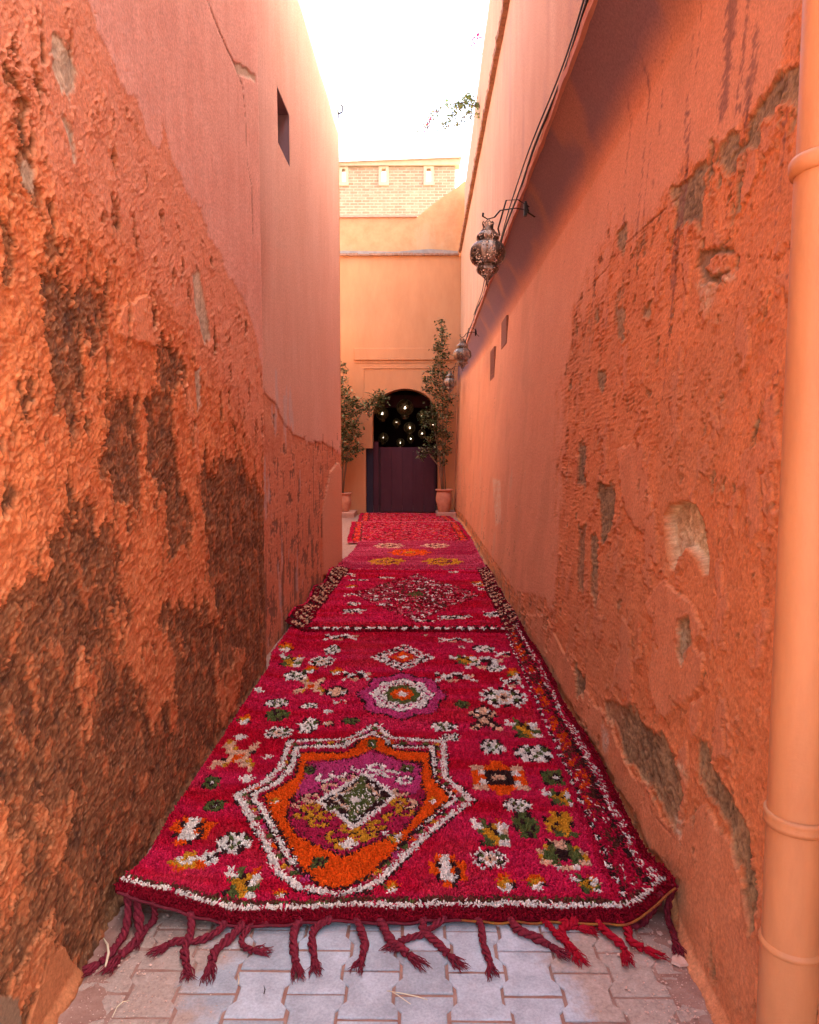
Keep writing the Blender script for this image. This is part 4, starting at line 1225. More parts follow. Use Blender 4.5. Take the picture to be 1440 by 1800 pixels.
def scatter_grid(y0, y1, sp, xl, xr, seed):
    g_ = np.random.default_rng(seed)
    ys_ = np.arange(y0, y1, sp); X_, Y_ = [], []
    for y in ys_:
        a, b_ = float(xl(y)), float(xr(y))
        x = np.arange(a, b_, sp)
        X_.append(x + g_.uniform(-.35, .35, len(x)) * sp); Y_.append(y + g_.uniform(-.35, .35, len(x)) * sp)
    return np.concatenate(X_), np.concatenate(Y_)

def sheet(name, xl, xr, y0, y1, nx, ny, zf, colf, mat, parent, thick=.012):
    ys_ = np.linspace(y0, y1, ny); t = np.linspace(0, 1, nx)
    a = xl(ys_)[:, None]; b_ = xr(ys_)[:, None]
    X_ = a + (b_ - a) * t[None, :]; Y_ = np.repeat(ys_[:, None], nx, 1)
    Z_ = zf(X_, Y_); C = colf(X_, Y_)
    top = np.stack([X_, Y_, Z_], -1); bot = np.stack([X_, Y_, Z_ - thick], -1)
    V = np.concatenate([top.reshape(-1, 3), bot.reshape(-1, 3)]); n = nx * ny
    q = [grid_quads(ny, nx, True), grid_quads(ny, nx) + n]
    i = np.arange(nx - 1); j = np.arange(ny - 1)
    def rim(a_, b2, fl):
        r_ = np.stack([a_, b2, b2 + n, a_ + n], -1); return r_[:, ::-1] if fl else r_
    q.append(rim(i, i + 1, True)); q.append(rim(i + (ny - 1) * nx, i + 1 + (ny - 1) * nx, False))
    q.append(rim(j * nx, (j + 1) * nx, False)); q.append(rim(j * nx + nx - 1, (j + 1) * nx + nx - 1, True))
    o = link(name, np_mesh(name, V, np.concatenate(q), col=np.clip(np.concatenate([C.reshape(-1, 3)] * 2), 0, 1)), mat, parent)
    return o

RUG_GROUP = 'red rugs laid end to end down the alley'
# ---------- rug 1
Y1F, Y1B = 2.335, 6.40
def front1(x):                                     # the front edge is a little wavy
    return Y1F + .004 * np.sin(x * 17) + .02 * np.sin(x * 3.1 + .6) - .03 * smooth((x - .55) / .4) - .015
x1l = lambda y: XL(np.asarray(y)) * 1.0 + .035 - np.interp(y, [5.2, 5.5], [0, .05])
x1r = lambda y: XRB(np.asarray(y)) - .035
def z1(x, y):
    z = .022 + .006 * fbm(x * 2.2, y * 1.6, 3, 700)
    z = z + .022 * np.exp(-((y - 3.86 - .06 * np.sin(x * 3)) / .05) ** 2) * smooth((.25 - np.abs(x + .25)) / .4 + .4)     # ridge behind the star
    dr = XRB(y) - x
    z = z + (.085 + .02 * np.sin(y * 4)) * smooth((.17 - dr) / .15)                                                    # climbs the right wall
    dl = x - XL(y)
    z = z + .030 * smooth((.14 - dl) / .14)
    z = z + .085 * smooth((-.56 - x) / .42) * smooth((2.70 - y) / .40)
    z = z + .007 * (1 + np.sin(x * 8.3 + 1.2) * np.sin(x * 3.1)) * smooth((2.48 - y) / .15)                                                 # lifted front-left corner
    z = z + .060 * smooth((x - .66) / .22) * smooth((2.65 - y) / .3)
    return z + .010 * smooth((y - 6.4) / .3) * 0
chart1 = rug1_chart()
col1 = lambda x, y: chart1.color(x, y, crimson(x, y))
# keep the border running with the wavy edge
r1 = empty('shaggy_rug', (0, Y1F, 0)); tag(r1, 'nearest crimson shaggy rug with the orange star medallion and maroon tassels', 'rug', RUG_GROUP)
def at_r(o, y=Y1F): o.location = (0, -y, 0); return o
xs_, ys_ = scatter_grid(2.25, 4.0, .0080, x1l, x1r, 1); k = ys_ > front1(xs_); xs_, ys_ = xs_[k], ys_[k]
at_r(tufts('pile', xs_, ys_, z1, col1, r1, M['wool'], .0155, .0046, seed=1))
xs_, ys_ = scatter_grid(4.0, Y1B, .0135, x1l, x1r, 2)
at_r(tufts('pile', xs_, ys_, z1, col1, r1, M['wool'], .018, .0078, seed=2))
# woven ground under the pile, wavy in front
def weave1():
    ny, nx = 260, 130
    t = np.linspace(0, 1, nx); s = np.linspace(0, 1, ny)
    Y_ = 2.3 + (Y1B - 2.3) * s[:, None] + 0 * t[None, :]
    a = x1l(Y_[:, 0])[:, None]; b_ = x1r(Y_[:, 0])[:, None]
    X_ = a + (b_ - a) * t[None, :]
    f_ = front1(X_)
    Y_ = f_ + (Y1B - f_) * s[:, None]
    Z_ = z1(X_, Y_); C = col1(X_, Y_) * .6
    n = nx * ny
    V = np.concatenate([np.stack([X_, Y_, Z_], -1).reshape(-1, 3), np.stack([X_, Y_, Z_ - .014], -1).reshape(-1, 3)])
    i = np.arange(nx - 1); j = np.arange(ny - 1)
    q = [grid_quads(ny, nx, True), grid_quads(ny, nx) + n, np.stack([i, i + 1, i + 1 + n, i + n], -1)[:, ::-1],
         np.stack([j * nx, (j + 1) * nx, (j + 1) * nx + n, j * nx + n], -1), np.stack([j * nx + nx - 1, (j + 1) * nx + nx - 1, (j + 1) * nx + nx - 1 + n, j * nx + nx - 1 + n], -1)[:, ::-1]]
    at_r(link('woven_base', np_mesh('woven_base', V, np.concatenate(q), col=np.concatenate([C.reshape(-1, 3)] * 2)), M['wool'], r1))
weave1()
# selvedge cord along the front edge
M['cord_y'] = plaster('mustard_selvedge', (.30, .13, .015), (.20, .010, .018), 26, (1, 1, 1), .003)
M['cord_d'] = plaster('maroon_selvedge', (.085, .008, .014), (.16, .015, .024), 40, (1, 1, 1), .004)
xx = np.linspace(float(x1l(2.3)) + .01, float(x1r(2.3)) - .005, 120)
pts = [(x, float(front1(x)) - .010 + .003 * math.sin(x * 60), float(z1(x, front1(x))) - .006 + .002 * math.sin(x * 43)) for x in xx]
k = int(len(pts) * .62)
at_r(MB().tube(pts[:k + 1], .005, 6).build('selvedge', M['cord_d'], r1, True))
at_r(MB().tube(pts[k:], .0042, 6).build('selvedge', M['cord_y'], r1, True))

def yarn_mat(name, c0, c1):
    m, nt, b = new_mat(name, rough=1.0, spec=.05)
    n = noise_node(nt, 90, 6, .7); r_ = ramp(nt, n.outputs[0], [(.3, c0), (.7, c1)])
    nt.links.new(r_.outputs[0], b.inputs['Base Color']); n2 = noise_node(nt, 400, 4, .7); bump(nt, b, n2.outputs[0], .003, .9)
    return m
M['yarn_maroon'] = yarn_mat('maroon_yarn', (.095, .009, .016), (.27, .030, .045))
M['yarn_red'] = yarn_mat('bright_red_yarn', (.27, .004, .012), (.42, .012, .028))

def tassel(path_px, mat, i, thick=1.0):
    random.seed(100 + i)
    n = len(path_px); P_ = []
    for k, (px, py) in enumerate(path_px):
        z = .012
        x, y = on_ground(px, py, z)
        if k == 0:
            y = float(front1(x)) + .004; z = float(z1(x, y)) - .008
        elif k == 1: z = .020
        P_.append(Vector((x, y, z)))
    # smooth the path
    def cr(t):
        s = t * (n - 1); k = min(int(s), n - 2); u = s - k
        p0 = P_[max(k - 1, 0)]; p1 = P_[k]; p2 = P_[k + 1]; p3 = P_[min(k + 2, n - 1)]
        return .5 * ((2 * p1) + (p2 - p0) * u + (2 * p0 - 5 * p1 + 4 * p2 - p3) * u * u + (3 * p1 - p0 - 3 * p2 + p3) * u ** 3)
    N_ = 44
    core = [cr(k / N_) for k in range(N_ + 1)]
    ph1, ph2 = random.uniform(0, 6), random.uniform(0, 6)
    for k in range(1, N_ + 1):
        w = k / N_
        core[k] = core[k] + Vector((.0045 * math.sin(w * 9 + ph1), .004 * math.sin(w * 7 + ph2), .0015 * math.sin(w * 13 + ph1)))
    length = sum((core[k + 1] - core[k]).length for k in range(N_))
    m = MB(); turns = length / .034 * math.pi
    body = int(N_ * .80)
    R0 = .0112 * thick
    for s in range(3):
        pts = []; rr = []
        for k in range(body + 1):
            w = k / N_
            t = (core[min(k + 1, N_)] - core[max(k - 1, 0)]).normalized()
            a = t.cross(Vector((0, 0, 1))).normalized(); b = a.cross(t)
            ang = turns * w + s * 2.094
            q = R0 * (.78 + .16 * math.sin(w * 21 + ph1))
            pts.append(core[k] + a * math.cos(ang) * q * .95 + b * math.sin(ang) * q * .95)
            rr.append(R0 * (.66 + .14 * math.sin(w * 31 + s)))
        for p in pts: p.z = max(p.z, .008)
        m.tube(pts, rr, 6)
    # stray fibres along the cord and the frayed end
    for s in range(46):
        k = random.randint(1, body - 1); p = core[k] + Vector((random.uniform(-.006, .006), 0, random.uniform(0, .007)))
        d = Vector((random.uniform(-1, 1), random.uniform(-1, .6), random.uniform(0, .7))).normalized()
        m.tube([p, p + d * .008, p + d * .014 + Vector((0, -.003, -.003))], [.0014, .0011, .0004], 3)
    e = core[body]; t = (core[N_] - core[body - 4]).normalized()
    side = t.cross(Vector((0, 0, 1))).normalized()
    for s in range(30):
        f_ = random.uniform(-1, 1); ll = (.045 + random.uniform(0, .055)) * thick
        p = [e + side * f_ * .006]
        for q in range(1, 5):
            u = q / 4
            v = e + t * ll * u + side * (f_ * .026 * u + .005 * math.sin(u * 7 + s * 2)) + Vector((0, 0, (.010 * math.sin(u * 3 + s)) * (1 - u * .6)))
            v.z = max(v.z, .0055); p.append(v)
        m.tube(p, [.0030, .0030, .0025, .0017, .0006], 4)
    o = m.build('tassel', mat, r1, True); o.location = (0, -Y1F, 0)
TS = [([(238, 1600), (222, 1640), (190, 1680), (150, 1706)], 'm'), ([(258, 1598), (246, 1640), (222, 1670), (202, 1692)], 'm'), ([(285, 1598), (272, 1620), (250, 1640), (243, 1652)], 'm'),
      ([(345, 1610), (334, 1645), (325, 1680), (328, 1716)], 'm'), ([(402, 1614), (378, 1644), (345, 1656), (305, 1655), (268, 1676)], 'm'), ([(432, 1618), (408, 1646), (378, 1676), (366, 1712)], 'm'),
      ([(478, 1612), (450, 1626), (424, 1648), (440, 1668), (478, 1668)], 'm'), ([(528, 1610), (520, 1640), (514, 1676), (526, 1712)], 'm'), ([(580, 1612), (556, 1636), (548, 1665), (556, 1706)], 'm'),
      ([(625, 1616), (640, 1645), (638, 1668), (632, 1698)], 'm'), ([(668, 1618), (680, 1646), (704, 1668), (732, 1692)], 'm'), ([(786, 1612), (752, 1638), (718, 1650), (688, 1666)], 'm'),
      ([(744, 1614), (750, 1645), (776, 1668), (806, 1690)], 'm'), ([(838, 1614), (848, 1645), (855, 1675), (862, 1706)], 'm'), ([(894, 1616), (914, 1638), (948, 1652), (984, 1674)], 'm'),
      ([(952, 1612), (972, 1640), (1000, 1660), (1022, 1694)], 'r'), ([(984, 1610), (996, 1626), (1010, 1630), (1026, 1632)], 'r'), ([(1040, 1604), (1066, 1640), (1090, 1660), (1102, 1682)], 'r'),
      ([(1078, 1602), (1098, 1630), (1112, 1656), (1170, 1684)], 'r'), ([(1142, 1590), (1134, 1618), (1116, 1626), (1094, 1616)], 'm'), ([(1160, 1590), (1174, 1618), (1184, 1645), (1198, 1672)], 'm'),
      ([(1004, 1608), (1000, 1628), (988, 1642), (1006, 1672)], 'r')]
for i, (p, c) in enumerate(TS):
    tassel(p, M['yarn_red'] if c == 'r' else M['yarn_maroon'], i, [.92, 1.0, .78, .95, .84, 1.02, .74, .98, .9][i % 9] * (.8 if i == 16 else 1))

# ---------- rug 2
def rug2_chart():
    f = Field(-1.35, 1.15, 6.2, 10.3, .02)
    dy = f.Y - 6.30
    f.put(dy < .05, 'D'); f.put((dy > .03) & (dy < .10), 'W', .95); f.put((dy > .03) & (dy < .10) & (np.sin(f.X * 62) > .35), 'K'); f.put((dy > .12) & (dy < .16), 'K', .35)
    x, y = -.02, 8.0
    d4 = np.abs(f.X - x) / .72 + np.abs(f.Y - y) / 1.35
    nz = fbm(f.X * 9, f.Y * 4.5, 3, 801); n2 = fbm(f.X * 14, f.Y * 8, 2, 805)
    f.put((d4 < 1.05) & (nz < -.02), 'D', .85); f.put((d4 < 1.05) & (nz > .16), 'B', .7); f.put((d4 < 1.0) & (n2 > .27), 'L', .8); f.put((d4 < 1.0) & (n2 < -.34), 'W', .6)
    f.put(d4 < .16, 'G', .8); f.put((d4 < .55) & (n2 > .12) & (nz > .05), 'B', .8)
    for (px, py, n, w, h) in ((425, 0, 'x', 0, 0),):
        pass
    random.seed(5)
    for k in range(34):
        xx, yy = random.uniform(-.95, .85), random.uniform(6.6, 9.7)
        if abs(xx - x) / .72 + abs(yy - y) / 1.35 < 1.05: continue
        f.stamp(random.choice(['row', 'row', 'bush', 'spot', 'bloom']), xx, yy, random.uniform(.14, .26), random.uniform(.10, .24))
    for s, e in ((1, XRB(f.Y) - f.X), (-1, f.X - XL2(f.Y))):
        b_ = np.sin(f.Y * 34 + fbm(f.X * 9, f.Y * 3, 2, 9) * 3)
        f.put((e < .19) & (e > .04), 'D'); f.put((e < .17) & (e > .05) & (b_ > .2), 'P', .7); f.put((e < .19) & (e > .04) & (b_ < -.5), 'K', .8)
    dyb = 9.95 - f.Y
    f.put((dyb < .22) & (dyb > .12), 'K', .5); f.put((dyb < .18) & (dyb > .08), 'L', .5)
    return f
chart2 = rug2_chart()
x2l = lambda y: XL2(np.asarray(y)) + .03; x2r = lambda y: XRB(np.asarray(y)) - .04
def z2(x, y):
    z = .042 + .006 * fbm(x * 2.2, y * 1.6, 3, 720) - .012 * smooth((y - 6.9) / .5)
    z = z + .075 * smooth((.17 - (XRB(y) - x)) / .15) * (.8 + .3 * np.sin(y * 3))
    z = z + (.080 + .035 * np.sin(y * 5)) * smooth((.20 - (x - XL2(y))) / .16)
    return z
col2 = lambda x, y: chart2.color(x, y, crimson(x, y, 7) * 1.05)
r2 = empty('shaggy_rug', (0, 6.3, 0)); tag(r2, 'second crimson shaggy rug with a mottled dark diamond and a black and white front edge', 'rug', RUG_GROUP)
xs_, ys_ = scatter_grid(6.3, 9.95, .0205, x2l, x2r, 3)
at_r(tufts('pile', xs_, ys_, z2, col2, r2, M['wool'], .022, .012, seed=3), 6.3)
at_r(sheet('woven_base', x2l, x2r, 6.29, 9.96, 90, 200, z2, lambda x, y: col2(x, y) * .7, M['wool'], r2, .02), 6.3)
# ---------- rug 3: plum flat weave with yellow medallions
def rug3_chart():
    f = Field(-1.3, 1.2, 9.6, 13.3, .025)
    for px, py, wp, hp, a, c in ((680, 989, 62, 13, 'Y', 'B'), (778, 989, 66, 13, 'Y', 'B'), (722, 973, 72, 12, 'O', 'Y'), (684, 961, 50, 9, 'P', 'V'), (766, 961, 46, 8, 'P', 'B')):
        x, y = on_ground(px, py, .03); rx = on_ground(px + wp / 2, py, .03)[0] - x; ya = on_ground(px, py - hp / 2, .03)[1]; yb = on_ground(px, py + hp / 2, .03)[1]
        yc_ = (ya + yb) / 2; ry = (ya - yb) / 2
        an = np.arctan2((f.Y - yc_) / ry, (f.X - x) / rx)
        rr = np.hypot((f.X - x) / rx, (f.Y - yc_) / ry) / (1 + .12 * np.cos(an * 8))
        f.put(rr < 1, a, .85); f.put((rr < .55) & (c != 'Y'), 'B', .7); f.put((rr < .28), a if c != 'Y' else 'Y', .8)
    return f
chart3 = rug3_chart()
def plum(x, y):
    a = fbm(x * .7, y * 7, 4, 820)
    return mixc(np.broadcast_to(np.array((.38, .018, .050)), x.shape + (3,)), (.50, .060, .10), np.clip(.5 + a * 1.4, 0, 1))
x3l = lambda y: np.interp(y, [10, 10.5, 13.4], [-1.09, -1.08, -1.05]); x3r = lambda y: XRB(np.asarray(y)) - .07
def z3(x, y): return .040 + .008 * fbm(x * 2, y * 2, 3, 730) + .07 * smooth((.2 - (XRB(y) - x)) / .2) + .05 * smooth((-.93 - x) / .12) * smooth((11 - y) / .5)
r3 = empty('plum_rug', (0, 9.8, 0)); tag(r3, 'plum coloured flat rug with five yellow flower medallions, third down the alley', 'rug', RUG_GROUP)
col3 = lambda x, y: chart3.color(x, y, plum(x, y))
xs_, ys_ = scatter_grid(9.8, 13.0, .034, x3l, x3r, 4)
at_r(tufts('pile', xs_, ys_, z3, col3, r3, M['wool'], .016, .016, seed=4), 9.8)
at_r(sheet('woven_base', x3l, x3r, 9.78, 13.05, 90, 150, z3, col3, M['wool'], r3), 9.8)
# ---------- rugs 4 and 5
def chart_far(y0, y1, w0, w1, seed):
    f = Field(-1.7, 1.1, y0 - .1, y1 + .1, .025)
    n1 = fbm(f.X * 8, f.Y * 4, 3, seed); n2 = fbm(f.X * 11, f.Y * 6, 2, seed + 5)
    f.put((n1 > .12), 'D', .6); f.put((n2 > .22), 'L', .7); f.put((n2 < -.3), 'B', .5); f.put((n1 < -.3), 'O', .2)
    e = np.minimum(f.X - w0(f.Y), w1(f.Y) - f.X)
    f.put((e < .22) & (e > .08), 'O', .4); f.put((e < .10) & (e > .07), 'B', .8); f.put((e < .24) & (e > .21), 'B', .8); f.put(e < .07, 'R')
    f.put((f.Y < y0 + .08), 'L', .7); f.put(f.Y > y1 - .1, 'L', .4)
    return f
for (y0, y1, xl0, xl1, xr0, xr1, off, sd, nm, lab) in ((12.85, 16.95, -1.28, -1.56, 1.02, .98, .050, 900, 'red_rug', 'worn red rug with orange side borders, fourth down the alley'),
                                         (16.8, 19.36, -1.42, -1.56, .93, .74, .062, 940, 'red_rug', 'farthest red rug lying against the maroon door')):
    xlf = (lambda a, b, p, q: (lambda y: np.interp(y, [p, q], [a, b]) + .008 * np.sin(np.asarray(y) * 4)))(xl0, xl1, y0, y1)
    xrf = (lambda a, b, p, q: (lambda y: np.minimum(np.interp(y, [p, q], [a, b]), XRB(np.asarray(y)) - .03)))(xr0, xr1, y0, y1)
    ch = chart_far(y0, y1, xlf, xrf, sd)
    zf_ = (lambda off: (lambda x, y: off - .02 + .006 * fbm(x * 3, y * 2, 3, 740)))(off)
    cf = (lambda ch, sd: (lambda x, y: ch.color(x, y, crimson(x, y, sd) * np.array((1.0, 1.3, 1.0)))))(ch, sd)
    r_ = empty(nm, (0, y0, 0)); tag(r_, lab, 'rug', RUG_GROUP)
    xs_, ys_ = scatter_grid(y0, y1, .038, xlf, xrf, 5)
    at_r(tufts('pile', xs_, ys_, zf_, cf, r_, M['wool'], .014, .018, seed=sd), y0)
    at_r(sheet('woven_base', xlf, xrf, y0 - .02, y1 + .01, 60, 150, zf_, cf, M['wool'], r_), y0)

# ================================================================== DRAIN PIPE
def build_pipe():
    PY = 1.56; r = .0655
    xb0 = on_depth(1384, 1800, PY)[0]; base = (on_depth(1332, 1800, PY)[0] + r + .004, PY, 0)
    x_top = on_depth(1413, 0, PY)[0] + r; zt_ = on_depth(1413, 0, PY)[1]; zb_ = on_depth(1332, 1800, PY)[1]
    lean = (x_top - base[0]) / (zt_ - zb_)
    root = empty('drain_pipe', base); tag(root, 'orange painted drain pipe standing against the right wall at the edge of view', 'pipe')
    def z_at(py): return on_depth(1400, py, PY - r)[1]
    X = lambda z: lean * (z - zb_)
    def seg(name, z0, z1, rr, mat=M['pipe'], n=40):
        m = MB(); o = [(X(z0), 0, z0), (X(z1), 0, z1)]
        m.tube(o, rr, n); return m.build(name, mat, root, False)
    def smooth_seg(name, prof, mat=M['pipe']):
        m = MB(); m.lathe(prof, 48)
        m.v = [(x + X(z), y, z) for x, y, z in m.v]
        return m.build(name, mat, root, True)
    z1 = z_at(262); z2 = z_at(1690)
    smooth_seg('pipe_section', [(r, -.03), (r, z2 - .004)])
    smooth_seg('pipe_section', [(r - .002, z2 - .004), (r - .002, z1)])
    smooth_seg('pipe_section', [(r - .005, z1), (r - .005, 4.3)])
    smooth_seg('socket', [(r, z2 - .012), (r + .0035, z2 - .008), (r + .0035, z2 + .000), (r - .002, z2 + .006)])
    smooth_seg('collar', [(r - .003, z1 - .026), (r + .005, z1 - .024), (r + .009, z1 - .012), (r + .009, z1 + .004), (r + .004, z1 + .012), (r - .005, z1 + .013)])
    # clamp with bolt
    zc = z_at(1464)
    smooth_seg('clamp', [(r - .002, zc - .016), (r + .004, zc - .016), (r + .0045, zc - .006), (r + .0025, zc), (r + .0045, zc + .006), (r + .004, zc + .016), (r - .002, zc + .016)])
    a = R(-38); ca, sa = math.cos(a), math.sin(a)
    m = MB(); m.box(-.006, .016, -.012, .012, -.014, .014)
    o = m.build('clamp_lug', M['pipe'], root, bevel=.003); o.location = (X(zc) + (r + .002) * ca, (r + .002) * sa, zc); o.rotation_euler = (0, 0, a)
    m = MB().tube([(0, -.022, 0), (0, .022, 0)], .006, 6)
    o = m.build('bolt', M['bolt'], root); o.location = (X(zc) + (r + .012) * ca, (r + .012) * sa, zc); o.rotation_euler = (0, 0, a)
    m = MB().tube([(0, 0, 0), (.16, .02, 0)], .007, 8)
    o = m.build('wall_peg', M['bolt'], root, True); o.location = (X(zc) + r * .9, 0, zc)
build_pipe()

# ================================================================== CABLE ALONG THE EAVE
pts = []
for y in np.linspace(.6, 18.6, 220):
    sag = .010 * math.sin(y * 2.1) + .012 * math.sin(y * .9 + 1) + .02
    if 8.6 < y < 9.8: sag += .05
    pts.append((EX(y) - .030 + .008 * math.sin(y * 3), y, 4.035 + sag))
o = MB().tube(pts, .010, 8).build('cable', M['cable'], None, True); tag(o, 'thick black cable running along the edge of the right hand eave', 'cable')
pts = [(x - .018 + .012 * math.sin(y * 1.7), y, z + .035 + .012 * math.sin(y * 2.9)) for x, y, z in pts]
o = MB().tube(pts[:150], .006, 6).build('cable', M['cable'], None, True); tag(o, 'thin grey black wire lying just above the thick eave cable', 'cable')

# ================================================================== WALL LANTERNS
def lantern_parts():
    rt = empty('lantern', (0, 0, 0))
    # heights measured down from the hanging point at z = 0
    def L_(prof, nm, lob=8, amp=.07, mat=M['lantern'], n=64):
        return MB().lathe(prof, n, lob, amp).build(nm, mat, rt, True)
    crown = MB(); n = 48
    for k, (r_, z) in enumerate([(.056, -.105), (.050, -.085), (.050, -.065), (.060, -.048)]):
        for j in range(n):
            w = 2 * math.pi * j / n
            pk = .016 * abs(math.sin(4 * w)) if k == 3 else 0
            crown.v.append((r_ * math.cos(w), r_ * math.sin(w), z + pk * 1.3))
    for k in range(3):
        for j in range(n): crown.f.append((k * n + j, k * n + (j + 1) % n, (k + 1) * n + (j + 1) % n, (k + 1) * n + j))
    crown.build('crown', M['lantern'], rt, True)
    L_([(.078, -.192), (.100, -.182), (.108, -.165), (.102, -.145), (.080, -.122), (.060, -.108), (.054, -.102)], 'upper_bulb')
    L_([(.080, -.415), (.115, -.402), (.145, -.380), (.163, -.345), (.168, -.305), (.160, -.262), (.138, -.228), (.108, -.206), (.080, -.194)], 'body', 8, .09)
    L_([(.004, -.575), (.010, -.555), (.018, -.540), (.040, -.515), (.075, -.485), (.100, -.462), (.106, -.445), (.098, -.428), (.082, -.418)], 'lower_bulb')
    MB().tube([(0, 0, -.572), (0, 0, -.60)], [.007, .003], 8).build('finial', M['iron'], rt)
    for z, r_ in ((-.192, .086), (-.416, .088), (-.104, .058)):
        pts = [(r_ * math.cos(a), r_ * math.sin(a), z) for a in np.linspace(0, 2 * math.pi, 33)]
        MB().tube(pts, .006, 6, False).build('seam_ring', M['lantern'], rt, True)
    for s in (0, 1, 2):
        a = s * 2.094
        MB().tube([(.055 * math.cos(a), .055 * math.sin(a), -.05), (.01 * math.cos(a), .01 * math.sin(a), -.002)], .0025, 5).build('hanging_wire', M['iron'], rt)
    return rt

def bracket_parts(D, drop=.0):
    """hook of bent bar: root on the eave, D = reach towards the alley (along -x)"""
    rt = empty('lantern_bracket')
    b1 = MB().tube([(.02, 0, .0), (-.05, 0, .02), (-.13, 0, .0), (-D + .03, 0, -.06), (-D - .005, 0, -.075), (-D - .03, 0, -.05), (-D - .028, 0, -.02)], .0055, 8)
    b1.build('hook_bar', M['iron'], rt, True)
    MB().tube([(.02, 0, .03), (-.04, -.01, .09), (-.10, -.01, .085), (-D * .6, 0, .0), (-D + .05, 0, -.16), (-D + .06, .0, -.22)], .0045, 8).build('scroll_bar', M['iron'], rt, True)
    MB().tube([(.0, 0, .08), (.015, 0, -.02), (.05, 0, -.06)], .006, 6).build('stay', M['iron'], rt, True)
    return rt

def copy_tree(o, parent=None):
    c = o.copy(); COL.objects.link(c); c.parent = parent
    for ch in [q for q in bpy.data.objects if q.parent == o]:
        copy_tree(ch, c)
    return c

LG = 'pierced metal lanterns hanging from the right hand eave'
lan0 = lantern_parts(); br0 = bracket_parts(.19)
LSP = [(6.60, 858, 385, 'largest and nearest pierced metal lantern hanging from the right hand eave'),
       (12.9, 813, 593, 'middle pierced metal lantern under the eave, much smaller than the nearest one'),
       (17.6, 791.5, 650, 'farthest and palest small lantern beside the top of the potted tree')]
for i, (Yl, px, py, lab) in enumerate(LSP):
    lo = lan0 if i == 0 else copy_tree(lan0)
    x, z = on_depth(px, py, Yl)
    lo.location = (x, Yl, z); lo.rotation_euler = (0, 0, .35 + i * .5); tag(lo, lab, 'lantern', LG)
    bo = br0 if i == 0 else copy_tree(br0)
    edge = float(EX(Yl))
    bo.location = (x + .195, Yl, z + .075)
    sc_ = max(1.0, (edge - x + .03) / .21)
    bo.scale = (sc_ * 1.0, 1, 1); bo.location = (edge + .0, Yl, z + .075)
    tag(bo, ['bent iron bracket holding the largest lantern out from the eave', 'bent iron bracket above the middle lantern on the eave', 'bent iron bracket above the farthest lantern on the eave'][i], 'bracket', 'iron lantern brackets on the right hand eave')
    # a plate bridging down to the eave edge
    pl = MB().box(-.008, .008, -.018, .018, -.05, .06)
    pl.build('back_plate', M['iron'], bo)

# ================================================================== GLOBE LANTERNS IN THE ARCH
def globe_parts():
    rt = empty('globe_lantern')
    prof = [(.055, -.155), (.105, -.130), (.150, -.085), (.168, -.03), (.170, .02), (.160, .07), (.135, .115), (.095, .15), (.045, .172), (.02, .18)]
    MB().lathe(prof, 36, 0, 0).build('globe', M['globe'], rt, True)
    ribs = MB()
    for k in range(20):
        a = 2 * math.pi * k / 20
        ribs.tube([(1.02 * r_ * math.cos(a), 1.02 * r_ * math.sin(a), z) for r_, z in prof[:6]], .0035, 4)
    ribs.build('rib_cage', M['globe'], rt)
    MB().lathe([(.062, -.155), (.085, -.165), (.085, -.175), (.06, -.20), (.07, -.215), (.05, -.225), (.0, -.225)], 24).build('base_cup', M['globe'], rt, True)
    MB().tube([(0, 0, .18), (0, 0, .9)], .004, 5).build('chain', M['iron'], rt)
    m = MB().lathe([(.0, -.03), (.019, -.022), (.026, 0), (.019, .022), (.010, .035), (.0, .037)], 12)
    m.build('bulb', M['bulb'], rt, True)
    return rt
g0 = globe_parts()
GL = [(712, 717, 1.30, .75, 'largest globe lantern, top centre of the cluster in the arch'), (672, 727, 1.15, .9, 'globe lantern at the upper left of the arch cluster behind the leaves'),
      (697, 743, .75, 1.2, 'small globe lantern left of centre in the second row of the arch cluster'), (720, 752, 1.05, .85, 'ribbed globe lantern in the middle of the arch cluster'),
      (742, 762, .75, 1.0, 'small low globe lantern at the right of the arch cluster'), (742, 731, 1.0, 1.2, 'globe lantern at the upper right of the arch cluster half behind leaves'),
      (761, 746, .8, .9, 'rightmost globe lantern glimpsed through the potted tree'), (674, 770, .95, 1.0, 'lowest left globe lantern of the arch cluster'),
      (722, 771, .7, 1.3, 'small globe lantern right of centre in the lowest row'), (704, 778, .8, 1.1, 'bottom centre globe lantern just above the door')]
for i, (px, py, s, dy, lab) in enumerate(GL):
    o = g0 if i == 0 else copy_tree(g0)
    Yg = FY + .55 + dy * .6
    x, z = on_depth(px, py, Yg)
    o.location = (x, Yg, z); s *= 1.08 if i == 0 else .92; o.scale = (s, s, s); o.rotation_euler = (0, 0, i * .7)
    tag(o, lab, 'lantern', 'globe lanterns hung in the arched doorway')

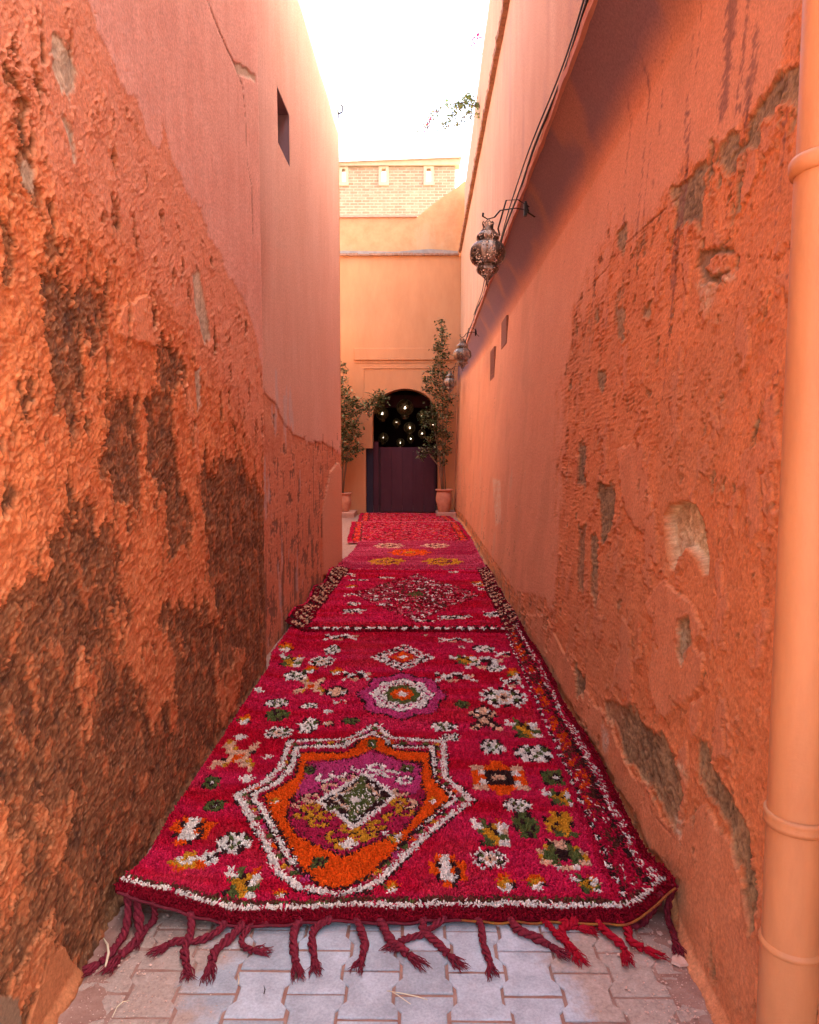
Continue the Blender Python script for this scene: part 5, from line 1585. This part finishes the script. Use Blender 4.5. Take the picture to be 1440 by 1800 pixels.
# ================================================================== POTTED TREES
def leaf_cloud(name, centers, mat, parent, n_per, size, seed, cols=((.050, .075, .022), (.115, .135, .050), (.20, .20, .09)), loc=None):
    g_ = np.random.default_rng(seed)
    P_ = []
    for (x, y, z, r_, rz) in centers:
        n = int(n_per * (r_ / .2) ** 1.6) + 6
        d = g_.normal(0, .5, (n, 3)) * np.array((r_, r_, rz))
        P_.append(np.array((x, y, z)) + d)
    P_ = np.concatenate(P_); n = len(P_)
    a = g_.uniform(0, 6.28, n); tilt = g_.uniform(-.9, .5, n)
    D_ = np.stack([np.cos(a) * np.cos(tilt), np.sin(a) * np.cos(tilt), np.sin(tilt)], -1)
    S_ = np.stack([-np.sin(a), np.cos(a), g_.uniform(-.5, .5, n)], -1); S_ /= np.linalg.norm(S_, axis=1)[:, None]
    L_ = size * g_.uniform(.6, 1.25, n); W_ = L_ * .48
    N_ = np.cross(D_, S_)
    V = np.zeros((n, 6, 3))
    V[:, 0] = P_; V[:, 1] = P_ + D_ * (L_ * .35)[:, None] + S_ * (W_ * .5)[:, None]; V[:, 2] = P_ + D_ * (L_ * .35)[:, None] - S_ * (W_ * .5)[:, None]
    V[:, 3] = P_ + D_ * (L_ * .72)[:, None] + S_ * (W_ * .34)[:, None] + N_ * (L_ * .06)[:, None]; V[:, 4] = P_ + D_ * (L_ * .72)[:, None] - S_ * (W_ * .34)[:, None] + N_ * (L_ * .06)[:, None]
    V[:, 5] = P_ + D_ * L_[:, None] + N_ * (L_ * .14)[:, None]
    b = np.arange(n)[:, None] * 6
    q = b + np.array((1, 2, 4, 3)); t = np.concatenate([b + np.array((0, 2, 1)), b + np.array((3, 4, 5))])
    c = np.array(cols)[g_.choice(len(cols), n, p=[.45, .40, .15] if len(cols) == 3 else None)] * g_.uniform(.75, 1.25, n)[:, None]
    o = link(name, np_mesh(name, V, q, t, col=np.repeat(c[:, None], 6, 1)), mat, parent)
    o['kind'] = 'stuff'
    if loc: o.location = loc
    return o

def potted_tree(px_pot, py_base, Yp, pot_w, pot_h, z0, clumps, stems, lab, seed, size=.085, dens=26):
    x0 = on_depth(px_pot, py_base, Yp)[0]
    root = empty('potted_tree', (x0, Yp, z0)); tag(root, lab, 'plant', 'potted trees beside the arched doorway')
    w, h = pot_w / 2, pot_h
    prof = [(.0, 0), (w * .62, 0), (w * .66, .01), (w * .80, h * .22), (w * .97, h * .50), (w * .98, h * .62), (w * .90, h * .80), (w * .82, h * .90), (w * .84, h * .915), (w * 1.02, h * .93), (w * 1.04, h * .98), (w * .98, h), (w * .84, h * .99), (w * .78, h * .9), (w * .78, h * .86)]
    MB().lathe(prof, 40).build('pot', M['terracotta'], root, True)
    MB().lathe([(w * .79, h * .88), (.0, h * .90)], 20).build('soil', M['soil'], root)
    random.seed(seed)
    C_ = []
    for (px, py, rp, dy) in clumps:
        Yc = Yp + dy
        x, z = on_depth(px, py, Yc); r_ = rp / F_PX * Yc
        C_.append((x - x0, dy, z - z0, r_, r_ * .9))
    for st in stems:
        p = [(random.uniform(-.05, .05), random.uniform(-.05, .05), h * .85)]
        for (px, py) in st:
            x, z = on_depth(px, py, Yp); p.append((x - x0, random.uniform(-.08, .08), z - z0))
        rr = [.020 * (1 - .75 * k / (len(p) - 1)) + .003 for k in range(len(p))]
        MB().tube(p, rr, 6).build('stem', M['bark'], root, True)
    tw = MB()
    for (cx, cy__, cz, r_, rz) in C_:
        for k in range(5):
            d = Vector((random.gauss(0, .5), random.gauss(0, .5), random.gauss(.2, .5))) * r_
            tw.tube([(cx - .0, cy__, cz - r_ * .5), (cx + d.x * .5, cy__ + d.y * .5, cz + d.z * .4), (cx + d.x, cy__ + d.y, cz + d.z)], [.006, .004, .002], 4)
    t_ = tw.build('twigs', M['bark'], root); t_['kind'] = 'stuff'
    leaf_cloud('foliage', C_, M['leaf'], root, dens, size, seed)
    return root
rc = [(775, 565, 7, 0), (777, 580, 9, 0), (779, 596, 11, .0), (774, 608, 12, 0), (768, 612, 9, 0), (780, 624, 12, 0), (771, 638, 12, 0), (760, 655, 11, 0), (752, 668, 10, -.1), (775, 655, 13, 0), (787, 660, 11, 0),
      (765, 672, 14, 0), (750, 684, 9, -.1), (782, 680, 13, 0), (790, 700, 12, .0), (770, 692, 14, 0), (778, 712, 14, 0), (762, 716, 12, -.1), (750, 728, 10, -.15), (772, 732, 15, 0), (788, 728, 11, 0), (758, 742, 12, -.1),
      (776, 752, 15, 0), (745, 745, 8, -.2), (768, 764, 13, 0), (788, 764, 10, 0), (756, 772, 10, -.1), (778, 778, 13, 0), (745, 795, 11, -.15), (756, 790, 12, -.1), (785, 795, 9, 0), (772, 796, 12, 0), (741, 803, 6, -.2), (778, 812, 8, 0)]
rs_ = [[(779, 800), (778, 740), (779, 680), (778, 620), (776, 565)], [(774, 815), (766, 770), (760, 730), (756, 690)], [(772, 820), (752, 795), (744, 790)], [(781, 810), (784, 760), (788, 710), (790, 690)], [(776, 820), (770, 790), (771, 740), (768, 690), (762, 660)]]
potted_tree(780.5, 891, 18.75, .44, .60, .13, rc, rs_, 'tall leafy tree in a round terracotta pot at the right of the arch', 21, .092, 130)
lc = [(603, 640, 6, 0), (604, 652, 7, 0), (602, 668, 9, 0), (605, 686, 10, 0), (608, 700, 13, 0), (614, 712, 14, 0), (624, 706, 10, 0), (606, 728, 15, 0), (620, 726, 12, 0), (632, 716, 11, 0), (645, 712, 12, -.1), (655, 706, 12, -.15),
      (664, 698, 12, -.2), (672, 694, 9, -.2), (668, 708, 11, -.2), (675, 700, 7, -.2), (660, 718, 9, -.2), (648, 726, 8, -.1), (612, 745, 15, 0), (624, 748, 12, 0), (604, 760, 14, 0), (616, 770, 14, 0), (628, 762, 9, 0), (608, 788, 15, 0), (622, 792, 13, 0), (632, 786, 9, 0),
      (612, 806, 10, 0), (600, 808, 12, 0), (590, 760, 20, 0), (590, 720, 20, 0), (585, 790, 20, 0), (590, 690, 14, 0)]
ls_ = [[(604, 800), (604, 740), (606, 700), (603, 640)], [(612, 790), (622, 750), (636, 724), (668, 698)], [(598, 810), (594, 750), (590, 700)]]
potted_tree(604, 893, 18.75, .42, .50, .13, lc, ls_, 'bushy tree in a terracotta pot half hidden by the left wall end', 31, .092, 130)

# ================================================================== BOUGAINVILLEA OVER THE TALL WALL
def bougainvillea():
    Yb = 13.6
    root = empty('bougainvillea', (1.3, Yb, 8.3)); tag(root, 'thin green bougainvillea sprays with pink bracts leaning out over the tall right wall', 'plant')
    def q(px, py, dy=0):
        x, z = on_depth(px, py, Yb + dy); return (x - 1.3, dy, z - 8.3)
    main = [[(850, 190), (826, 172), (808, 185), (790, 205), (772, 233)], [(850, 190), (815, 180), (780, 185), (760, 205), (746, 231)], [(850, 200), (822, 200), (800, 225)], [(860, 130), (846, 90), (838, 70), (830, 80)]]
    m = MB()
    for st in main: m.tube([q(*p) for p in st], [.012 * (1 - .7 * k / (len(st) - 1)) for k in range(len(st))], 5)
    m.add([], []); m.build('stem', M['bark'], root, True)
    cl = []
    for st in main[:3]:
        for (a, b_) in zip(st[:-1], st[1:]):
            for u in (0.1, .45, .8):
                px = a[0] + (b_[0] - a[0]) * u; py = a[1] + (b_[1] - a[1]) * u
                x, y, z = q(px, py); cl.append((x, y, z, .085, .07))
    for px, py in ((824, 168), (818, 178), (812, 190), (826, 190), (800, 200), (795, 212)): x, y, z = q(px, py); cl.append((x, y, z, .12, .10))
    leaf_cloud('foliage', cl, M['leaf'], root, 46, .07, 41, ((.20, .30, .12), (.30, .40, .18), (.42, .50, .28)))
    pk = [q(838, 66) + (.09, .08), q(834, 78) + (.07, .08), q(842, 64) + (.06, .04), q(750, 222) + (.05, .05), q(756, 212) + (.05, .04), q(764, 196) + (.04, .04), q(748, 229) + (.03, .03)]
    leaf_cloud('bracts', pk, M['leaf'], root, 60, .06, 42, ((.55, .02, .16), (.70, .06, .28), (.45, .03, .12)))
bougainvillea()

# ================================================================== LITTER ON THE PAVING
def chip_mesh(seed, r_):
    g_ = random.Random(seed); n = g_.randint(5, 7)
    pl = [(r_ * g_.uniform(.6, 1.1) * math.cos(2 * math.pi * k / n), r_ * g_.uniform(.5, 1.0) * math.sin(2 * math.pi * k / n)) for k in range(n)]
    m = MB(); t = r_ * .22
    v = [(x, y, 0) for x, y in pl] + [(x * .88, y * .88, t) for x, y in pl]
    m.add(v, [tuple(range(n - 1, -1, -1)), tuple(range(n, 2 * n))] + [(k, (k + 1) % n, (k + 1) % n + n, k + n) for k in range(n)])
    me = m.mesh('chip'); me.materials.append(M['chip']); return me
for i, (px, py, r_, lab) in enumerate(((1194, 1690, .034, 'largest flake of fallen plaster by the foot of the right wall'), (1097, 1691, .013, 'small pale plaster flake beside the bright red tassels'),
                                       (1160, 1640, .013, 'small plaster flake under the lifted right corner of the rug'), (1178, 1656, .012, 'small plaster flake next to the dark tassel at the right wall'),
                                       (1088, 1678, .010, 'tiny plaster flake left of the small pale flake'))):
    x, y = on_ground(px, py, .006)
    o = link('plaster_flake', chip_mesh(i, r_), None); o.location = (x, y, .004); o.rotation_euler = (random.uniform(-.08, .08), random.uniform(-.08, .08), random.uniform(0, 6))
    tag(o, lab, 'flake', 'plaster flakes fallen on the paving')
def grit():
    g_ = np.random.default_rng(77); n = 2600
    x = np.concatenate([g_.normal(0, .10, n // 2) + .80, g_.normal(0, .16, n // 2) - .93]); y = g_.uniform(1.7, 2.75, n)
    k = (x < XRB(y) - .005) & (x > XL(y) + .02); x, y = x[k], y[k]; n = len(x)
    r_ = g_.lognormal(-6.1, .42, n); r_ = np.clip(r_, .0008, .0065)
    V = np.zeros((n, 6, 3)); dirs = np.array([(1, 0, 0), (0, 1, 0), (-1, 0, 0), (0, -1, 0), (0, 0, .7), (0, 0, -.7)])
    a = g_.uniform(0, 6.28, n)
    for j, d in enumerate(dirs):
        s = g_.uniform(.6, 1.2, n) * r_
        V[:, j, 0] = x + (d[0] * np.cos(a) - d[1] * np.sin(a)) * s; V[:, j, 1] = y + (d[0] * np.sin(a) + d[1] * np.cos(a)) * s; V[:, j, 2] = .002 + r_ * .5 + d[2] * s
    b = np.arange(n)[:, None] * 6
    t = np.concatenate([b + np.array(f) for f in ((0, 1, 4), (1, 2, 4), (2, 3, 4), (3, 0, 4), (1, 0, 5), (2, 1, 5), (3, 2, 5), (0, 3, 5))])
    o = link('grit', np_mesh('grit', V, tris=t, shade=False), M['chip']); o['kind'] = 'stuff'
grit()
def straw(px_pts, r_, lab, mat=M['straw'], z=.012):
    P_ = [(*on_ground(px, py, z), z + .004 * math.sin(k * 1.4)) for k, (px, py) in enumerate(px_pts)]
    c = P_[0]; root_pts = [(x - c[0], y - c[1], zz) for x, y, zz in P_]
    n = len(P_); o = MB().tube(root_pts, [r_ * (.4 + .6 * math.sin(math.pi * (k + .3) / (n - .2))) for k in range(n)], 6).build('dry_leaf', mat, None, True)
    o.location = (c[0], c[1], 0); tag(o, lab, 'leaf', 'dry blades lying on the paving')
straw([(182, 1650), (189, 1662), (191, 1676), (187, 1690), (185, 1698)], .0042, 'pale curved dry leaf lying across the leftmost tassels', z=.024)
straw([(197, 1789), (206, 1772), (216, 1762), (228, 1757)], .0016, 'thin bent dry twig on the dusty paving at the lower left')
straw([(680, 1742), (705, 1748), (735, 1753), (752, 1756)], .0016, 'thin pale straw lying across the joint at the bottom centre')
straw([(684, 1741), (700, 1752), (722, 1766)], .0013, 'shorter straw crossing under the pale straw at the bottom centre')
straw([(419, 1712), (420, 1724), (419, 1732)], .0018, 'short white straw standing in the joint left of the middle')
straw([(464, 1733), (466, 1742), (464, 1748)], .0016, 'tiny dark twig on a grey paver left of the middle', M['iron'])
